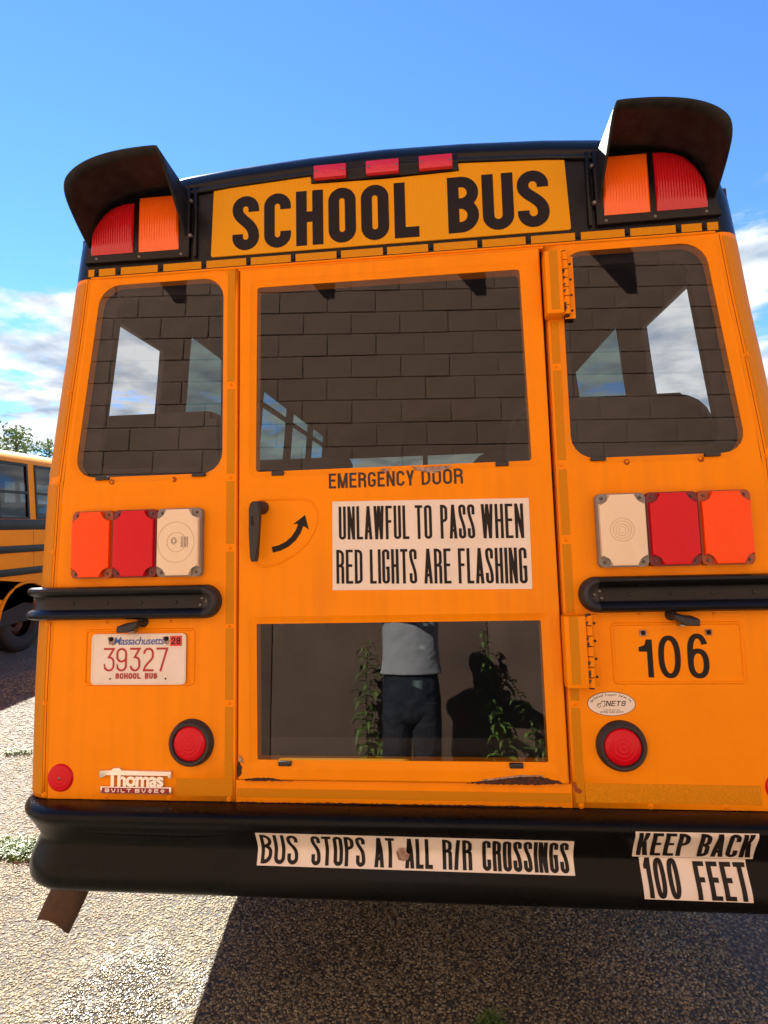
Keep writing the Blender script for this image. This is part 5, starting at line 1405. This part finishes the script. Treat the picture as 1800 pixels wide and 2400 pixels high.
# ------------------------------------------------------------------ the person holding the phone
def skin(name, joints, edges, material, parent, root=0, sub=2):
    """joints: (x,y,z,rx,ry)"""
    me = bpy.data.meshes.new(name); me.from_pydata([j[:3] for j in joints], edges, []); me.materials.append(material)
    o = bpy.data.objects.new(name, me); link(o, parent, WI, (0, 0, 0))
    md = o.modifiers.new('skin', 'SKIN'); md.use_smooth_shade = True; md.branch_smoothing = .4
    for i, j in enumerate(joints):
        v = me.skin_vertices[0].data[i]; v.radius = (j[3], j[4] if len(j) > 4 else j[3]); v.use_root = (i == root)
    sb = o.modifiers.new('sub', 'SUBSURF'); sb.levels = sub; sb.render_levels = sub
    return o
def person():
    p = tag(empty('person', (-.06, -2.03, 0)), 'person in white T-shirt and dark jeans, mirrored in the lower door window', 'person')
    J = [(-.06, -2.05, .97, .150, .105), (-.06, -2.05, 1.12, .145, .10), (-.06, -2.04, 1.33, .165, .115), (-.06, -2.05, 1.50, .12, .085), (-.055, -2.04, 1.58, .055, .058),
         (-.05, -2.02, 1.66, .072, .085), (-.045, -2.015, 1.75, .078, .095), (-.045, -2.02, 1.825, .055, .07),
         (.10, -2.05, 1.49, .065, .06), (.20, -2.0, 1.54, .05), (.29, -1.93, 1.56, .042), (.265, -1.83, 1.57, .036), (.235, -1.735, 1.57, .028), (.218, -1.70, 1.55, .030, .022),
         (-.22, -2.05, 1.49, .065, .06), (-.29, -1.98, 1.54, .05), (-.30, -1.88, 1.56, .042), (-.13, -1.80, 1.57, .036), (.020, -1.735, 1.57, .028), (.056, -1.70, 1.55, .030, .022),
         (-.15, -2.05, .88, .105, .10), (-.155, -2.04, .70, .085), (-.16, -2.03, .50, .062), (-.165, -2.05, .30, .055), (-.17, -2.06, .10, .042), (-.175, -1.95, .035, .04, .03),
         (.03, -2.05, .88, .105, .10), (.035, -2.04, .70, .085), (.04, -2.03, .50, .062), (.045, -2.05, .30, .055), (.05, -2.06, .10, .042), (.06, -1.95, .035, .04, .03)]
    E_ = [(0, 1), (1, 2), (2, 3), (3, 4), (4, 5), (5, 6), (6, 7), (3, 8), (8, 9), (9, 10), (10, 11), (11, 12), (12, 13), (3, 14), (14, 15), (15, 16), (16, 17), (17, 18), (18, 19),
          (0, 20), (20, 21), (21, 22), (22, 23), (23, 24), (24, 25), (0, 26), (26, 27), (27, 28), (28, 29), (29, 30), (30, 31)]
    skin('body', J, E_, M['skin'], p)
    g = .020
    def loft(name, chains, material):
        """chains of (x, y, z, rx, ry) rings, horizontal ellipses or tube rings, one mesh"""
        verts = []; faces = []; n = 28
        for ch, tubular in chains:
            m = len(ch)
            for i_, (x, y, z, rx, ry) in enumerate(ch):
                if i_ not in (0,) or True: base = len(verts)
                if tubular:
                    t = (Vector(ch[min(i_ + 1, m - 1)][:3]) - Vector(ch[max(i_ - 1, 0)][:3])).normalized(); a = t.cross(Vector((0, 1, 0))).normalized(); b = t.cross(a).normalized()
                for k in range(n):
                    an = 2 * math.pi * k / n; w = 1 + .022 * math.sin(an * 5 + z * 23) + .015 * math.sin(an * 9 - z * 41)
                    if tubular: verts.append(Vector((x, y, z)) + a * rx * w * math.cos(an) + b * ry * w * math.sin(an))
                    else: verts.append(Vector((x + rx * w * math.cos(an), y + ry * w * math.sin(an), z)))
                if i_:
                    for k in range(n): faces.append((base - n + k, base - n + (k + 1) % n, base + (k + 1) % n, base + k))
        o = mesh_obj(name, verts, faces, material, p, WI); o.data.shade_smooth()
        md = o.modifiers.new('t', 'SOLIDIFY'); md.thickness = .004; sb = o.modifiers.new('s', 'SUBSURF'); sb.levels = 1; sb.render_levels = 1
        return o
    cx = -.073
    loft('t_shirt', [([(cx, -2.05, 1.095, .200, .140), (cx, -2.05, 1.11, .197, .138), (cx, -2.05, 1.20, .183, .130), (cx, -2.045, 1.34, .182, .130), (cx, -2.045, 1.45, .19, .125), (cx, -2.05, 1.515, .165, .10), (cx, -2.05, 1.55, .10, .08), (cx, -2.05, 1.56, .075, .075)], False),
                     ([(.05, -2.05, 1.48, .07, .07), (.12, -2.03, 1.49, .072, .072), (.19, -2.005, 1.525, .068, .070), (.245, -1.975, 1.55, .064, .068)], True),
                     ([(-.18, -2.05, 1.48, .07, .07), (-.24, -2.02, 1.49, .072, .072), (-.285, -1.98, 1.525, .068, .070), (-.305, -1.94, 1.55, .064, .068)], True)], M['shirt'])
    loft('jeans', [([(cx, -2.05, 1.16, .150, .115), (cx, -2.05, 1.10, .170, .122), (cx, -2.05, 1.00, .182, .128), (cx, -2.05, .92, .186, .132), (cx, -2.05, .86, .184, .128), (cx, -2.05, .80, .172, .110), (cx, -2.05, .785, .08, .06)], False),
                   ([(cx - .085, -2.05, .93, .092, .115), (cx - .092, -2.05, .84, .098, .112), (cx - .094, -2.045, .66, .088, .095), (cx - .097, -2.04, .50, .080, .085), (cx - .10, -2.05, .30, .078, .082), (cx - .105, -2.055, .07, .080, .088)], False),
                   ([(cx + .085, -2.05, .93, .092, .115), (cx + .092, -2.05, .84, .098, .112), (cx + .094, -2.045, .66, .088, .095), (cx + .097, -2.04, .50, .080, .085), (cx + .10, -2.05, .30, .078, .082), (cx + .105, -2.055, .07, .080, .088)], False)], M['jeans'])
    for x in (-.175, .06):
        bm = bmesh.new(); bmesh.ops.create_uvsphere(bm, u_segments=20, v_segments=12, radius=1)
        for v in bm.verts:
            v.co = Vector((x + v.co.x * .050 * (1.0 if v.co.y < 0 else .95), -1.985 + v.co.y * .135, max(.004, .045 + v.co.z * (.050 if v.co.y < .1 else .040))))
        bm_obj('shoe', bm, M['shoe'], p, WI, smooth=True)
    # hair cap
    bm = bmesh.new(); bmesh.ops.create_uvsphere(bm, u_segments=24, v_segments=16, radius=1)
    for v in list(bm.verts):
        if v.co.z < -.15 and v.co.y > -.3 or v.co.z < -.6: bm.verts.remove(v)
    for v in bm.verts: v.co = Vector((-.045 + v.co.x * .088, -2.030 + v.co.y * .104, 1.775 + v.co.z * .105))
    bm_obj('hair', bm, M['hair'], p, WI, smooth=True)
    # face: eyes, nose, mouth, ears
    for s_ in (-1, 1):
        bm = bmesh.new(); bmesh.ops.create_uvsphere(bm, u_segments=12, v_segments=8, radius=.011); bmesh.ops.translate(bm, verts=bm.verts, vec=(-.045 + s_ * .030, -1.935, 1.745)); bm_obj('eye', bm, M['shirt'], p, WI, smooth=True)
        bm = bmesh.new(); bmesh.ops.create_uvsphere(bm, u_segments=12, v_segments=8, radius=1)
        for v in bm.verts: v.co = Vector((-.045 + s_ * (.077 + v.co.x * .008), -2.02 + v.co.y * .020, 1.73 + v.co.z * .032))
        bm_obj('ear', bm, M['skin'], p, WI, smooth=True)
    bm = bmesh.new(); bmesh.ops.create_uvsphere(bm, u_segments=12, v_segments=8, radius=1)
    for v in bm.verts: v.co = Vector((-.045 + v.co.x * .014, -1.928 + v.co.y * .022 - v.co.z * .006, 1.715 + v.co.z * .026))
    bm_obj('nose', bm, M['skin'], p, WI, smooth=True)
    # fingers round the phone's lower half
    def finger(a, b, c, d, r=.0085):
        return skin('finger', [(*a, r * 1.05), (*b, r), (*c, r * .95), (*d, r * .8)], [(0, 1), (1, 2), (2, 3)], M['skin'], p, sub=1)
    for i in range(4):
        z = 1.575 + i * .019; l = (.0, .006, .004, -.006)[i]
        finger((.215, -1.695, z - .012), (.200, -1.668, z), (.178 - l, -1.656, z + .002), (.160 - l, -1.660, z + .003))
        finger((.058, -1.695, z - .012), (.074, -1.668, z), (.096 + l, -1.656, z + .002), (.113 + l, -1.660, z + .003))
    finger((.212, -1.712, 1.565), (.205, -1.706, 1.598), (.190, -1.697, 1.620), (.176, -1.692, 1.634), .0105)
    finger((.062, -1.712, 1.565), (.070, -1.706, 1.598), (.084, -1.697, 1.620), (.098, -1.692, 1.634), .0105)
person()
ph = tag(box('phone', .098, .176, -1.684, -1.6755, 1.585, 1.745, M['phone'], None, WI, bev=.004), 'dark phone held up in both hands by the person behind the bus', 'phone')

# ------------------------------------------------------------------ ground
def ground():
    bm = bmesh.new(); bmesh.ops.create_grid(bm, x_segments=2, y_segments=2, size=400)
    o = bm_obj('ground', bm, M['ground'], None, WI); o['kind'] = 'structure'
    # loose pebbles where they can be told apart
    def ico():
        b = bmesh.new(); bmesh.ops.create_icosphere(b, subdivisions=1, radius=1); v = np.array([tuple(x.co) for x in b.verts]); f = np.array([[q.index for q in p.verts] for p in b.faces]); b.free(); return v, f
    V, F = ico()
    def scatter(n, x0, x1, y0, y1, s0, s1):
        x = rng.uniform(x0, x1, n); y = rng.uniform(y0, y1, n); s = rng.uniform(s0, s1, n) ; a = rng.uniform(0, 6.283, n)
        el = rng.uniform(.6, 1.0, n); fl = rng.uniform(.28, .48, n)
        jit = 1 + rng.uniform(-.18, .18, (n, len(V), 1))
        P = V[None] * jit * s[:, None, None]; P[:, :, 1] *= el[:, None]; P[:, :, 2] *= fl[:, None]
        c, d = np.cos(a)[:, None], np.sin(a)[:, None]; X = P[:, :, 0] * c - P[:, :, 1] * d + x[:, None]; Y = P[:, :, 0] * d + P[:, :, 1] * c + y[:, None]
        Z = P[:, :, 2] + (s * fl * .12)[:, None]
        return np.stack([X, Y, Z], 2).reshape(-1, 3), (F[None] + (np.arange(n) * len(V))[:, None, None]).reshape(-1, 3)
    sets = [(52000, -2.3, 1.25, .22, 1.75, .0034, .0080), (9000, -3.2, -1.6, .9, 3.0, .006, .011), (9000, -5.2, -2.6, 2.4, 5.2, .008, .015)]
    vs, fs, off = [], [], 0
    for st in sets:
        v, f = scatter(*st); vs.append(v); fs.append(f + off); off += len(v)
    v = np.concatenate(vs).astype(np.float32); f = np.concatenate(fs).astype(np.int32)
    me = bpy.data.meshes.new('pebbles'); me.vertices.add(len(v)); me.vertices.foreach_set('co', v.ravel()); me.loops.add(f.size); me.loops.foreach_set('vertex_index', f.ravel())
    me.polygons.add(len(f)); me.polygons.foreach_set('loop_start', np.arange(0, f.size, 3, dtype=np.int32)); me.update(calc_edges=True); me.validate(); me.materials.append(M['pebble']); me.shade_smooth()
    o = bpy.data.objects.new('pebbles', me); link(o, None, WI, (0, 0, 0)); tag(o, 'small pale and grey stones of the worn gravel surface under and beside the bus', 'gravel', None, 'stuff')
ground()
